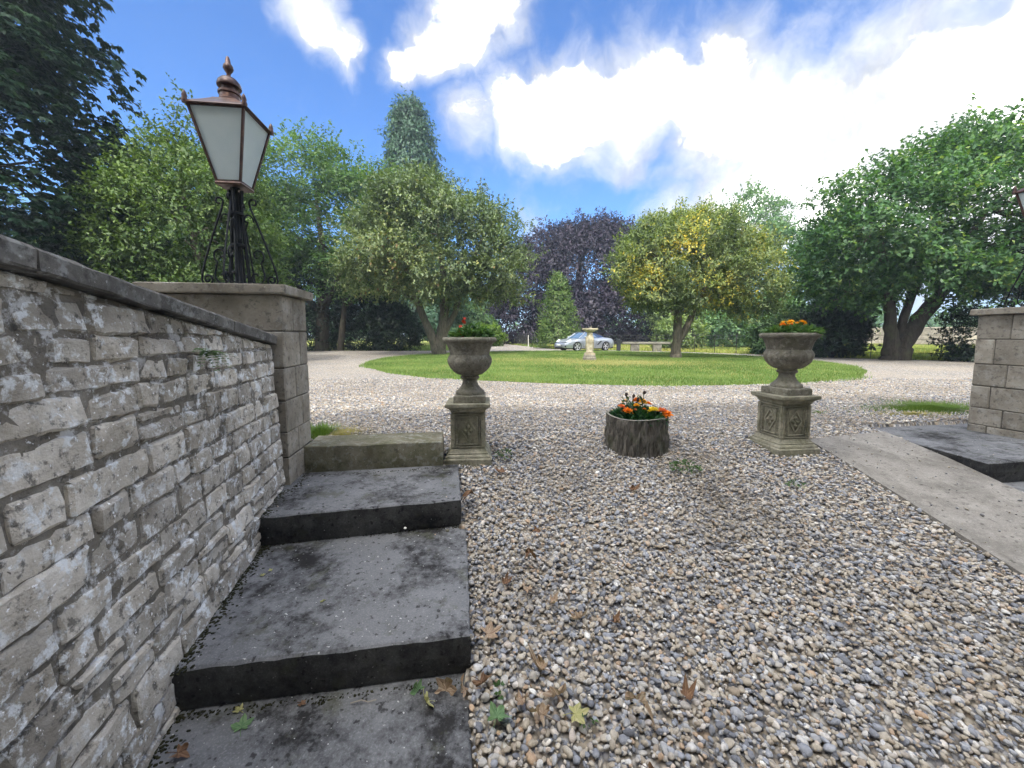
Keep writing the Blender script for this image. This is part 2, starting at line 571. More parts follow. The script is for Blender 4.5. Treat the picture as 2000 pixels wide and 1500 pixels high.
def bark_mat(name, c0, c1, scale=1.0, bump=.8):
    m, t = mat(name)
    v = objvec(t)
    vs = t.n('ShaderNodeVectorMath', {0: v, 1: (14*scale, 14*scale, 3.0*scale)}, operation='MULTIPLY').outputs[0]
    n = t.noise(vs, 1.0, 7, .7, dist=.5)
    g = t.noise(v, 3.0*scale, 4, .6)
    c = t.ramp(n, [(.32, c0), (.62, c1)])
    c = t.mix(t.math('MULTIPLY', t.ramp(g, [(.5, 0), (.65, 1)]), .45), c, (.085, .10, .05))
    finish(t, c, .9, t.bump(n, bump, .03), .2)
    return m


M['bark'] = bark_mat('grey_brown_bark', (.06, .05, .038), (.17, .15, .115))
M['bark_dark'] = bark_mat('dark_bark', (.03, .026, .02), (.085, .072, .056))
M['log'] = bark_mat('planter_bark', (.040, .036, .031), (.195, .178, .152), scale=3.0, bump=1.0)


def gravel_mat():
    m, t = mat('gravel_ground')
    v = geopos(t)
    vf = t.n('ShaderNodeVectorMath', {0: v, 1: (1, 1, 0)}, operation='MULTIPLY').outputs[0]
    vo = t.n('ShaderNodeTexVoronoi', {'Scale': 42.0, 'Vector': vf})
    cellr = t.n('ShaderNodeSeparateColor', {0: vo.outputs['Color']}).outputs[0]
    c = t.ramp(cellr, PEB)
    edge = t.math('MULTIPLY', t.ramp(vo.outputs['Distance'], [(.35, 0), (.8, 1)]), .75)
    c = t.mix(edge, c, (.055, .047, .038))
    big = t.noise(vf, .55, 4, .6)
    c = t.mix(t.math('MULTIPLY', t.ramp(big, [(.42, 0), (.62, 1)]), .28), c, (.40, .335, .25))
    fine = t.noise(vf, 9.0, 4, .7)
    c = t.mix(t.math('MULTIPLY', t.ramp(fine, [(.5, 0), (.66, 1)]), .35), c, (.19, .16, .125))
    finish(t, c, .85, t.bump(t.math('SUBTRACT', 1.0, vo.outputs['Distance']), .9, .02), .25)
    return m


_P = [(0.0, (.11, .115, .13)), (.12, (.17, .175, .19)), (.26, (.25, .26, .285)), (.40, (.34, .325, .30)), (.52, (.29, .245, .185)), (.64, (.40, .36, .295)),
       (.76, (.24, .195, .145)), (.86, (.47, .46, .44)), (.94, (.34, .235, .15)), (1.0, (.60, .58, .54))]
PEB = [(p_, tuple(min(.78, v_*1.32) for v_ in c_)) for p_, c_ in _P]
M['gravel'] = gravel_mat()


def pebble_mat():
    m, t = mat('pebble')
    r = t.n('ShaderNodeObjectInfo').outputs['Random']
    c = t.ramp(r, PEB)
    v = objvec(t)
    n = t.noise(v, 2.2, 4, .6)
    c = t.mix(1.0, c, t.ramp(n, [(.3, .78), (.7, 1.15)]), 'MULTIPLY')
    p = geopos(t)
    d = t.noise(p, .9, 4, .6)
    c = t.mix(t.math('MULTIPLY', t.ramp(d, [(.50, 0), (.66, 1)]), .42), c, (.20, .165, .115))
    # soil washed over the stones right of centre
    q = t.n('ShaderNodeVectorMath', {0: p, 1: (1.62, 2.75, 0)}, operation='SUBTRACT').outputs[0]
    q = t.n('ShaderNodeVectorMath', {0: q, 1: (1.5, .9, 0)}, operation='MULTIPLY').outputs[0]
    q = t.n('ShaderNodeVectorMath', {0: q}, operation='LENGTH').outputs[1]
    so_ = t.math('MULTIPLY', t.ramp(q, [(.1, 1), (.8, 0)]), t.ramp(t.noise(p, 7.0, 5, .7), [(.40, 0), (.62, .75)]))
    c = t.mix(so_, c, (.105, .085, .055))
    finish(t, c, .62, t.bump(t.noise(v, 9, 4), .2, .05), .35)
    return m


M['pebble'] = pebble_mat()
M['soil'] = plain('soil', (.045, .035, .026), .95, .1, var=.5, scale=30, bump=.8)


def turf_mat(name, cols, sc=1.0, dry=None):
    m, t = mat(name)
    v = geopos(t)
    n = t.noise(v, 1.2*sc, 6, .7)
    c = t.ramp(n, [(.3, cols[0]), (.5, cols[1]), (.72, cols[2])])
    f = t.noise(v, 40*sc, 3, .7)
    c = t.mix(t.math('MULTIPLY', t.ramp(f, [(.45, 0), (.7, 1)]), .5), c, tuple(x*.55 for x in cols[0]))
    if dry:
        b = t.noise(v, .8*sc, 5, .7)
        c = t.mix(t.math('MULTIPLY', t.ramp(b, [(.52, 0), (.66, 1)]), dry[1]), c, dry[0])
    finish(t, c, .9, t.bump(f, .5, .03), .1)
    return m


M['turf'] = turf_mat('lawn_turf', [(.085, .14, .034), (.125, .19, .05), (.17, .225, .07)], dry=((.26, .24, .10), .5))
M['field'] = turf_mat('meadow', [(.17, .21, .05), (.24, .27, .07), (.31, .31, .10)], sc=.5, dry=((.38, .33, .14), .6))
M['dry_turf'] = turf_mat('dry_turf', [(.20, .13, .065), (.28, .19, .10), (.22, .19, .07)], sc=4)

M['iron'] = plain('black_painted_iron', (.010, .013, .016), .6, .25, 0.0, .3, 20)
M['fence_iron'] = plain('estate_fence_iron', (.045, .045, .042), .6, .4, 0, .3, 12)


def copper_mat():
    m, t = mat('aged_copper')
    v = objvec(t)
    n = t.noise(v, 9, 6, .65)
    c = t.ramp(n, [(.3, (.040, .026, .026)), (.55, (.085, .048, .042)), (.8, (.26, .14, .09))])
    g = t.noise(v, 14, 5, .7)
    c = t.mix(t.math('MULTIPLY', t.ramp(g, [(.58, 0), (.68, 1)]), .4), c, (.10, .16, .14))
    finish(t, c, .42, t.bump(n, .15, .01), .5, .5)
    return m


M['copper_sheet'] = copper_mat()


def frosted():
    m, t = mat('frosted_lantern_glass')
    v = objvec(t)
    n = t.noise(v, 6, 4, .6)
    c = t.ramp(n, [(.3, (.66, .74, .76)), (.7, (.80, .86, .87))])
    d = t.n('ShaderNodeBsdfPrincipled', {'Base Color': c, 'Roughness': .22, 'Specular IOR Level': .5})
    tr = t.n('ShaderNodeBsdfTranslucent', {'Color': (.90, .95, .96, 1)})
    mx = t.n('ShaderNodeMixShader', {0: .55, 1: d, 2: tr})
    t.n('ShaderNodeOutputMaterial', {'Surface': mx})
    return m


M['frost'] = frosted()


def petal(name, a, b):
    m, t = mat(name)
    v = objvec(t)
    c = t.mix(t.noise(v, 60, 3), a, b)
    p = t.n('ShaderNodeBsdfPrincipled', {'Base Color': c, 'Roughness': .55, 'Specular IOR Level': .2})
    tr = t.n('ShaderNodeBsdfTranslucent', {'Color': c})
    mx = t.n('ShaderNodeMixShader', {0: .3, 1: p, 2: tr})
    t.n('ShaderNodeOutputMaterial', {'Surface': mx})
    return m


M['orange'] = petal('orange_petal', (.85, .20, .015), (.95, .36, .03))
M['coral'] = petal('coral_petal', (.80, .20, .06), (.90, .34, .12))
M['yellow'] = petal('yellow_petal', (.85, .60, .02), (.95, .78, .06))
M['amber'] = petal('amber_petal', (.90, .42, .015), (.95, .55, .04))
M['red'] = petal('red_petal', (.60, .05, .035), (.75, .12, .06))
M['seedhead'] = plain('dark_seed_head', (.05, .032, .026), .8)
M['stem'] = plain('green_stem', (.05, .10, .035), .6)
M['dry_leaf'] = leaf_mat('dry_brown_leaf', [(0, (.20, .13, .085)), (.5, (.36, .26, .18)), (1, (.50, .41, .31))], rough=.7, trans=.15, spec=.15)
M['rust_leaf'] = leaf_mat('rust_leaf', [(0, (.11, .06, .038)), (.5, (.20, .115, .07)), (1, (.30, .19, .12))], rough=.7, trans=.15, spec=.15)
M['pale_leaf'] = leaf_mat('pale_yellow_leaf', [(0, (.33, .32, .13)), (.5, (.45, .43, .19)), (1, (.55, .50, .28))], rough=.6, trans=.3, spec=.2)
M['green_leaf'] = leaf_mat('fallen_green_leaf', [(0, (.09, .17, .07)), (.5, (.15, .26, .12)), (1, (.24, .34, .18))], rough=.5, trans=.3, spec=.3)
M['twig'] = plain('grey_twig', (.25, .22, .18), .8)

# car
M['car_paint'] = plain('silver_car_paint', (.40, .43, .48), .32, .5, .6, .02, 3)
M['car_glass'] = plain('car_glass', (.10, .16, .26), .05, .8, 0, .1, 2)
M['tyre'] = plain('tyre_rubber', (.014, .014, .015), .8)
M['alloy'] = plain('alloy_wheel', (.66, .67, .69), .3, .5, .6, .03)
M['car_black'] = plain('car_black_trim', (.012, .012, .014), .5)
M['hood_cloth'] = plain('blue_soft_top', (.035, .06, .13), .75)
M['lamp_lens'] = plain('headlamp_lens', (.72, .76, .80), .08, .8, 0, .05)
M['tail'] = plain('tail_lamp', (.35, .02, .02), .2)
M['plate'] = plain('white_plate', (.8, .8, .78), .4)
M['white_paint'] = plain('white_post_paint', (.72, .70, .64), .6)
M['bollard'] = plain('dark_bollard', (.03, .034, .036), .6)

# ------------------------------------------------------------------ the ground
KN = .25


def gz(y):
    y = np.asarray(y, float)
    return -.18*KN*np.logaddexp(0, (4.05-y)/KN)


def gzs(y):
    return float(gz(y))


def grid_sheet(name, xs, ys, zf, m, inside=None, kind='structure', smooth=True):
    X, Y = np.meshgrid(xs, ys)
    V = np.stack([X, Y, zf(X, Y)], -1).reshape(-1, 3)
    nx, ny = len(xs), len(ys)
    i = np.arange(nx-1)
    j = np.arange(ny-1)
    I, J = np.meshgrid(i, j)
    a = (J*nx+I).ravel()
    F = np.stack([a, a+1, a+1+nx, a+nx], -1)
    if inside is not None:
        cx = V[F].mean(1)
        F = F[inside(cx[:, 0], cx[:, 1])]
    o = link(name, mesh_from_np(name, V, F, m, smooth))
    o['kind'] = kind
    return o


def spaced(a, b, fine0, fine1, step, grow=1.25):
    out = list(np.arange(fine0, fine1+1e-6, step))
    s = step
    x = out[-1]
    while x < b:
        s *= grow
        x = min(b, x+s)
        out.append(x)
    s = step
    x = out[0]
    lo = []
    while x > a:
        s *= grow
        x = max(a, x-s)
        lo.append(x)
    return np.array(lo[::-1]+out)


gx = spaced(-900, 900, -12, 14, 1.0)
gy = spaced(-300, 1400, -4, 8, .25)
grid_sheet('ground', gx, gy, lambda x, y: gz(y)-.06-np.where((np.abs(x) < 12) & (y < 6) & (y > -3.5), .5, 0), M['field'])


def in_poly(px, py, poly):
    px = np.asarray(px); py = np.asarray(py)
    r = np.zeros(px.shape, bool)
    n = len(poly)
    for i in range(n):
        x0, y0 = poly[i]
        x1, y1 = poly[(i+1) % n]
        c = ((y0 > py) != (y1 > py)) & (px < (x1-x0)*(py-y0)/(y1-y0+1e-12)+x0)
        r ^= c
    return r


DRIVE = [(-30, -4), (-30, 24), (-14, 26.3), (-7, 26.4), (-3.4, 26.6), (-3.0, 33), (-4.2, 48), (-6.5, 75), (-4.2, 80), (-.9, 49), (1.9, 36), (3.2, 29.8), (5.2, 28.4),
         (8.5, 26.4), (10.8, 24.6), (13.6, 21.2), (14.8, 18.4), (17.4, 16.2), (19.5, 14.6), (24, 12.4), (30, 10), (30, -4)]
dx = np.unique(np.round(np.concatenate([spaced(-30, 30, -6, 20, .35, 1.12), np.arange(-2.2, .2, .08)]), 3))
dy = np.concatenate([np.arange(-4, 7, .1), np.arange(7, 30, .22), np.arange(30, 82, 1.0)])
# round lawn in the turning circle
LC, LR = (3.2, 16.6), 8.9


def lawn_z(x, y):
    d = np.hypot(x-LC[0], y-LC[1])/LR
    return .015+.07*(1-np.clip(d, 0, 1)**2)


th = np.linspace(0, 2*PI, 160, endpoint=False)
rr = np.concatenate([np.linspace(0, .9, 12), np.linspace(.92, 1, 6)])
LV = [(LC[0], LC[1], float(lawn_z(LC[0], LC[1])))]
LF = []
wob = 1+.012*np.sin(th*5+1)+.010*np.sin(th*11+.4)+.006*np.sin(th*23)
for q, r_ in enumerate(rr[1:]):
    for k, a in enumerate(th):
        x = LC[0]+LR*r_*wob[k]*math.cos(a)
        y = LC[1]+LR*r_*wob[k]*math.sin(a)
        LV.append((x, y, float(lawn_z(x, y)) if r_ < 1 else -.01))
for k in range(160):
    LF.append((0, 1+k, 1+(k+1) % 160))
for q in range(len(rr)-2):
    for k in range(160):
        k2 = (k+1) % 160
        LF.append((1+q*160+k, 1+(q+1)*160+k, 1+(q+1)*160+k2, 1+q*160+k2))
me = bpy.data.meshes.new('lawn')
me.from_pydata(LV, [], LF)
me.materials.append(M['turf'])
me.polygons.foreach_set('use_smooth', np.ones(len(LF), bool))
lawn = link('lawn', me)
lawn['kind'] = 'structure'


def blades(name, P, h, wdt, tint, m, lean=.5, seed=1, parent=None):
    """one triangle per blade of grass"""
    r = np.random.default_rng(seed)
    n = len(P)
    a = r.uniform(0, 2*PI, n)
    hh = h*r.uniform(.55, 1.25, n)
    d = np.stack([np.cos(a), np.sin(a), 0*a], -1)
    s = np.stack([-np.sin(a), np.cos(a), 0*a], -1)
    l = r.uniform(0, lean, n)[:, None]
    tip = P+np.array([0, 0, 1])*hh[:, None]+d*l*hh[:, None]
    V = np.stack([P-s*wdt/2, P+s*wdt/2, tip], 1).reshape(-1, 3)
    F = np.arange(3*n).reshape(-1, 3)
    o = link(name, mesh_from_np(name, V, F, m, attr={'tint': ('FACE', tint)}), parent)
    o['kind'] = 'stuff'
    return o


def dry_amount(x, y):
    d = np.exp(-(((x-3.9)/2.6)**2+((y-13.3)/1.15)**2))
    d2 = np.exp(-(((x-1.2)/2.3)**2+((y-15.0)/1.0)**2))*.6
    return np.clip(d+d2, 0, 1)


n = 210000
a = rng.uniform(0, 2*PI, n)
r_ = LR*np.sqrt(rng.uniform(0, 1, n))*1.006
lx = LC[0]+r_*np.cos(a)
ly = LC[1]+r_*np.sin(a)
keep = rng.uniform(0, 1, n) < np.clip(1.25-(ly-7.5)/22, .3, 1)
lx, ly, r_ = lx[keep], ly[keep], r_[keep]
LP = np.stack([lx, ly, lawn_z(lx, ly)-.004], -1)
stripe = .5+.5*np.sin((ly*1.0+lx*.10)*2*PI/1.55)
fb = fbm(LP, .6, 3, 5)
tint = np.clip(.18+.26*stripe*(fb > .42)+1.0*(fb-.5)+rng.normal(0, .15, len(lx)), 0, .88)
dr = dry_amount(lx, ly)*(.55+1.1*fbm(LP, 1.3, 3, 9))
isdry = rng.uniform(0, .95, len(lx)) < dr+.55*np.clip(fbm(LP, .9, 4, 31)-.58, 0, 1)*3+.03
tint[isdry] = rng.uniform(.9, 1, isdry.sum())
g = blades('lawn_grass', LP, .045, .014, tint, M['grass'], .8, 3)
tag(g, 'short mown grass covering the round lawn', 'grass')
n = 5200
a = rng.uniform(0, 2*PI, n)
r_ = LR*(1+rng.normal(0, .008, n))*(1+.012*np.sin(a*5+1)+.010*np.sin(a*11+.4)+.006*np.sin(a*23))
P = np.stack([LC[0]+r_*np.cos(a), LC[1]+r_*np.sin(a), np.full(n, 0.0)], -1)
g = blades('lawn_edge_grass', P, .085, .016, rng.uniform(.1, .75, n), M['grass'], .9, 4)
tag(g, 'longer grass blades along the rim of the round lawn', 'grass')


def patch(name, label, cx, cy, rx, ry, n, h, tl, m='grass', seed=0, wdt=.008):
    r = np.random.default_rng(seed)
    a = r.uniform(0, 2*PI, n)
    q = np.abs(r.normal(0, .55, n))*(1+.22*np.sin(a*3+seed)+.16*np.sin(a*7+seed*2))
    x = cx+rx*q*np.cos(a)
    y = cy+ry*q*np.sin(a)
    P = np.stack([x, y, gz(y)-.003], -1)
    o = blades(name, P, h, wdt, r.uniform(tl[0], tl[1], n), M[m], .9, seed)
    tag(o, label, 'grass')
    return o


patch('grass_patch', 'green grass patch beside the foot of the right pier', 5.75, 5.22, .72, .40, 8000, .06, (0, .6), seed=11)
patch('grass_patch', 'dry straw coloured grass fringe before the right pier', 5.15, 4.86, .60, .16, 1800, .03, (.92, 1), seed=12)
patch('grass_patch', 'small green grass tuft at the foot of the left pier', -2.03, 4.0, .14, .18, 1500, .08, (0, .6), seed=13)
patch('grass_patch', 'withered brown grass patch behind the top step', -1.78, 3.95, .26, .24, 2600, .035, (.93, 1), seed=14)
patch('grass_patch', 'thin grass sprouting in gravel beyond the right pedestal', 4.0, 4.95, .12, .07, 200, .03, (.1, .6), seed=15)

# meadow grass beyond the fence
n = 60000
fx = rng.uniform(-2, 46, n)
fy = 15+45*rng.uniform(0, 1, n)**1.4
ok = ~in_poly(fx, fy, DRIVE) & (fy > 15.5)
fx, fy = fx[ok], fy[ok]
P = np.stack([fx, fy, np.full(len(fx), -.07)], -1)
tn = np.clip(fbm(P, .25, 3, 4)*1.6-.35+rng.normal(0, .15, len(fx)), 0, 1)
g = blades('meadow_grass', P, .22, .05, tn, M['field_grass'], .8, 6)
tag(g, 'pale unmown meadow grass beyond the estate fence', 'grass')
# rough grass strip under the left trees
n = 14000
fx = rng.uniform(-9, 3.4, n)
fy = rng.uniform(26.6, 44, n)
ok = ~in_poly(fx, fy, DRIVE)
fx, fy = fx[ok], fy[ok]
g = blades('rough_grass', np.stack([fx, fy, np.full(len(fx), -.07)], -1), .2, .05, rng.uniform(0, .8, len(fx)), M['grass'], .8, 7)
tag(g, 'rough green grass strip beside the lane by the hedges', 'grass')

# ------------------------------------------------------------------ steps (left flight)
PIER_V = Vector((-.154, .988, 0))
PIER_R = Vector((.988, .154, 0))


def slab_mesh(poly, zt, zb, seed, mats, ch=.008, jit=.0022):
    """worn slab: outline resampled, arris chipped"""
    r = random.Random(seed)
    pts = []
    n = len(poly)
    for i in range(n):
        a, b = Vector(poly[i]), Vector(poly[(i+1) % n])
        k = max(2, int((b-a).length/.045))
        for q in range(k):
            pts.append(a.lerp(b, q/k))
    m = len(pts)
    cen = sum(pts, Vector((0, 0)))/m
    V, F, MI = [], [], []
    nr = []
    for i in range(m):
        t = (pts[(i+1) % m]-pts[i-1])
        nr.append(Vector((t.y, -t.x)).normalized())
    chips = [1.0]*m
    for q in range(m//9):
        k = r.randrange(m)
        for e in range(-1, 2):
            chips[(k+e) % m] = r.uniform(1.1, 1.8)
    rings = [(0, zb, 0), (0, (zt+zb)/2, .004), (0, zt-1.0, 0), (1, zt, 0)]
    for i in range(m):
        p = pts[i]
        nn = nr[i]
        c = ch*chips[i]
        jo = r.uniform(-jit, jit)
        a0 = p+nn*(jo-.004)
        a1 = p+nn*(jo+.003)
        a2 = p+nn*(jo)
        a3 = p-nn*(c-jo)
        V += [(a0.x, a0.y, zb), (a1.x, a1.y, (zt+zb)/2), (a2.x, a2.y, zt-c*r.uniform(.7, 1.1)), (a3.x, a3.y, zt+r.uniform(-.002, .001))]
    for i in range(m):
        j = (i+1) % m
        for k in range(3):
            F.append((i*4+k, j*4+k, j*4+k+1, i*4+k+1))
            MI.append(1 if k < 2 else 0)
    F.append(tuple(i*4+3 for i in range(m)))
    MI.append(0)
    me = bpy.data.meshes.new('slab')
    me.from_pydata(V, [], F)
    for q in mats:
        me.materials.append(q)
    me.polygons.foreach_set('material_index', np.array(MI, np.int32))
    me.update()
    return me


S_IN = [M['step_top'], M['step_edge']]
SLABS_L = [
    ([(-1.70, 3.068), (-.593, 3.228), (-.650, 3.575), (-1.76, 3.42)], .10, -.16, [M['top_step'], M['top_step']], 'olive stained top step block'),
    ([(-1.66, 2.247), (-.349, 2.536), (-.47, 3.262), (-1.80, 3.03)], -.11, -.295, S_IN, None),
    ([(-1.47, 1.370), (-.183, 1.572), (-.326, 2.62), (-1.75, 2.36)], -.30, -.475, S_IN, None),
    ([(-1.25, .545), (-.085, .72), (-.188, 1.62), (-1.52, 1.43)], -.48, -.655, S_IN, None),
    ([(-1.10, -.40), (.02, -.25), (-.09, .80), (-1.30, .62)], -.66, -.90, S_IN, None)]
st = thing('stone_steps', 'flight of dark weathered slab steps rising beside the rubble wall', 'steps', (-.9, 2.2, -.3))
for i, (poly, zt, zb, mt, lb) in enumerate(SLABS_L):
    pl = [(x+.9, y-2.2) for x, y in poly]
    s = link('step_slab', slab_mesh(pl, zt+.3, zb+.3, 30+i, mt), st)
    if lb:
        s['label'] = lb
SLABS_R = [([(3.944, 3.10), (6.6, 3.50), (6.6, 4.75), (3.99, 4.32)], -.05, -.225, S_IN),
           ([(3.86, 2.20), (6.6, 2.62), (6.6, 3.70), (3.965, 3.26)], -.23, -.405, S_IN),
           ([(3.78, 1.30), (6.6, 1.75), (6.6, 2.80), (3.90, 2.36)], -.41, -.60, S_IN)]
st = thing('stone_steps', 'dark slab steps beside the right pier and concrete ramp', 'steps', (5, 3.5, -.2))
for i, (poly, zt, zb, mt) in enumerate(SLABS_R):
    link('step_slab', slab_mesh([(x-5, y-3.5) for x, y in poly], zt+.2, zb+.2, 60+i, mt), st)

# concrete ramp strip
RL = [(2.985, 3.80), (2.96, 3.3), (2.93, 2.8), (2.88, 2.05), (2.82, 1.2), (2.76, .3)]
RRt = [(3.97, 4.02), (3.955, 3.4), (3.92, 2.9), (3.86, 2.1), (3.79, 1.2), (3.72, .3)]
V, F = [], []
for (a, b) in zip(RL, RRt):
    for t_ in np.linspace(0, 1, 7):
        x = a[0]+(b[0]-a[0])*t_
        y = a[1]+(b[1]-a[1])*t_
        V.append((x, y, gzs(y)+.022))
nw = 7
for i in range(len(RL)-1):
    for k in range(nw-1):
        F.append((i*nw+k, (i+1)*nw+k, (i+1)*nw+k+1, i*nw+k+1))
nb = len(V)
rim = [i*nw for i in range(len(RL))]+[(len(RL)-1)*nw+k for k in range(1, nw)]+[i*nw+nw-1 for i in range(len(RL)-2, -1, -1)]+[k for k in range(nw-2, 0, -1)]
for i in rim:
    V.append((V[i][0], V[i][1], V[i][2]-.12))
for q in range(len(rim)):
    q2 = (q+1) % len(rim)
    F.append((rim[q2], rim[q], nb+q, nb+q2))
me = bpy.data.meshes.new('ramp')
me.from_pydata(V, [], F)
me.materials.append(M['ramp'])
o = link('path_ramp', me)
o['kind'] = 'structure'
o['label'] = 'pale concrete ramp strip sloping between gravel and right steps'

# ------------------------------------------------------------------ pebbles
PEBS = bpy.data.collections.new('pebble_shapes')


def ico(sub=1):
    import bmesh
    bm = bmesh.new()
    bmesh.ops.create_icosphere(bm, subdivisions=sub, radius=1)
    V = np.array([v.co[:] for v in bm.verts])
    F = np.array([[v.index for v in f.verts] for f in bm.faces])
    bm.free()
    return V, F


IV2, IF2 = ico(2)
IV1, IF1 = ico(1)
for i in range(9):
    r = np.random.default_rng(100+i)
    V = IV2.copy()
    # flatten a few random facets so the stones look broken and worn rather than round
    for q in range(7):
        d = r.normal(size=3)
        d /= np.linalg.norm(d)
        lim = r.uniform(.62, .85)
        dd = V@d
        V -= np.outer(np.clip(dd-lim, 0, None), d)*.9
    V *= np.array([1.0, r.uniform(.62, .9), r.uniform(.42, .66)])
    V += (fbm(V+i*9, 2.0, 2, i)[:, None]-.5)*.12*V
    PEBS.objects.link(bpy.data.objects.new('pebble', mesh_from_np('pebble', V, IF2, M['pebble'], smooth=True)))

polys = [p for p, *_ in SLABS_L]+[p for p, *_ in SLABS_R]+[RL+RRt[::-1]]


def shrink(poly, d):
    c = np.mean(np.array(poly), 0)
    out = []
    for p in poly:
        v = np.array(p)-c
        out.append(tuple(c+v*(1-d/np.linalg.norm(v))))
    return out


def drive_z(x, y):
    z_ = gz(y)-.012+.012*(fbm(np.stack([x.ravel(), y.ravel(), 0*x.ravel()], -1), .8, 3).reshape(x.shape)-.5)
    low = np.zeros(x.shape, bool)
    for p in polys[:-1]:
        low |= in_poly(x, y, shrink(p, .07))
    return np.where(low, z_-.3, z_)


grid_sheet('driveway', dx, dy, drive_z, M['gravel'], lambda x, y: in_poly(x, y, DRIVE))




def gravel_pts(n, x0, x1, y0, y1, seed):
    r = np.random.default_rng(seed)
    x = r.uniform(x0, x1, n)
    y = r.uniform(y0, y1, n)
    return x, y


ny_ = []
xs_all, ys_all = [], []
for (y0, y1, dens) in ((.35, 2.2, 3900), (2.2, 4.2, 2900), (4.2, 6.4, 1700), (6.4, 9.0, 800)):
    half = 1.42*y1+.3
    xl, xr = max(-half, -2.9 if y1 < 3.2 else -half), half
    n = int((xr-xl)*(y1-y0)*dens)
    x = rng.uniform(xl, xr, n)
    y = rng.uniform(y0, y1, n)
    ok = np.abs(x) < 1.42*y+.45
    xs_all.append(x[ok])
    ys_all.append(y[ok])
px = np.concatenate(xs_all)
py = np.concatenate(ys_all)
ok = np.hypot(px-LC[0], py-LC[1]) > LR*1.005
for p in polys:
    ok &= ~in_poly(px, py, p)
wall_x = -1.70+.255*(2.78-py)
ok &= (px > wall_x) | (py > 3.3)
ok &= ~((np.hypot(px-1.22, py-3.74) < .30) | ((np.abs(px+.39) < .2) & (np.abs(py-3.5) < .2)) | ((np.abs(px-2.63) < .2) & (np.abs(py-3.68) < .2)))
ok &= ~((px < -1.55) & (px > -2.7) & (py > 2.6) & (py < 3.6))
px, py = px[ok], py[ok]
sx_, sy_, sz_ = [], [], []
for (poly, zt) in [(p, q) for p, q, *_ in SLABS_L[1:4]]+[(p, q) for p, q, *_ in SLABS_R[:2]]+[(RL+RRt[::-1], None)]:
    pa = np.array(poly)
    for q in range(300 if zt is None else 40):
        x, y = rng.uniform(pa[:, 0].min(), pa[:, 0].max()), rng.uniform(pa[:, 1].min(), pa[:, 1].max())
        if in_poly(np.array([x]), np.array([y]), poly)[0] and (zt is None or rng.uniform() < .45):
            sx_.append(x); sy_.append(y); sz_.append(gzs(y)+.024 if zt is None else zt)
n0 = len(px)
px = np.concatenate([px, sx_]); py = np.concatenate([py, sy_])
n = len(px)
size = np.clip(rng.lognormal(math.log(.0105), .34, n), .0048, .023)
stray = rng.uniform(0, 1, n)
pz = gz(py)+size*.18+rng.uniform(-.004, .010, n)
size[n0:] *= rng.uniform(.35, .75, n-n0)
pz[n0:] = np.array(sz_)+size[n0:]*.45
scl = size[:, None]*np.stack([rng.uniform(.9, 1.25, n), rng.uniform(.9, 1.15, n), rng.uniform(.85, 1.25, n)], -1)
rot = np.stack([rng.normal(0, .35, n), rng.normal(0, .35, n), rng.uniform(0, 2*PI, n)], -1)
me = bpy.data.meshes.new('gravel')
me.vertices.add(n)
me.vertices.foreach_set('co', np.stack([px, py, pz], -1).astype(np.float32).ravel())
at = me.attributes.new('rot', 'FLOAT_VECTOR', 'POINT'); at.data.foreach_set('vector', rot.astype(np.float32).ravel())
at = me.attributes.new('scl', 'FLOAT_VECTOR', 'POINT'); at.data.foreach_set('vector', scl.astype(np.float32).ravel())
at = me.attributes.new('pick', 'INT', 'POINT'); at.data.foreach_set('value', rng.integers(0, 9, n).astype(np.int32))
me.materials.append(M['pebble'])
me.update()
gravel = link('gravel', me)
tag(gravel, 'loose grey and tan pebbles covering the sloping forecourt', 'gravel', kind='stuff')
ng = bpy.data.node_groups.new('scatter_pebbles', 'GeometryNodeTree')
ng.interface.new_socket('Geometry', in_out='INPUT', socket_type='NodeSocketGeometry')
ng.interface.new_socket('Geometry', in_out='OUTPUT', socket_type='NodeSocketGeometry')
N = ng.nodes
gi, go = N.new('NodeGroupInput'), N.new('NodeGroupOutput')
iop = N.new('GeometryNodeInstanceOnPoints')
ci = N.new('GeometryNodeCollectionInfo')
ci.inputs['Collection'].default_value = PEBS
ci.inputs['Separate Children'].default_value = True
ci.inputs['Reset Children'].default_value = True


def nattr(nm, ty):
    nd = N.new('GeometryNodeInputNamedAttribute')
    nd.data_type = ty
    nd.inputs['Name'].default_value = nm
    return nd.outputs['Attribute']


L_ = ng.links
L_.new(gi.outputs[0], iop.inputs['Points'])
L_.new(ci.outputs[0], iop.inputs['Instance'])
iop.inputs['Pick Instance'].default_value = True
L_.new(nattr('pick', 'INT'), iop.inputs['Instance Index'])
e2r = N.new('FunctionNodeEulerToRotation')
L_.new(nattr('rot', 'FLOAT_VECTOR'), e2r.inputs[0])
L_.new(e2r.outputs[0], iop.inputs['Rotation'])
L_.new(nattr('scl', 'FLOAT_VECTOR'), iop.inputs['Scale'])
L_.new(iop.outputs[0], go.inputs[0])
md = gravel.modifiers.new('scatter', 'NODES')
md.node_group = ng
print('pebbles', n)

# ------------------------------------------------------------------ rubble wall with sloping coping
WD = Vector((.255, -1, 0)).normalized()
W0 = Vector((-1.70, 2.78, 0))
wall = thing('stone_wall', 'lichen spotted coursed rubble wall with dark sloping coping beside steps', 'wall', W0, math.atan2(WD.y, WD.x))
WLEN = 3.5


def cope_z(s):
    return 1.005+.128*s


def wall_y(z):
    return -.045*(z+.2)


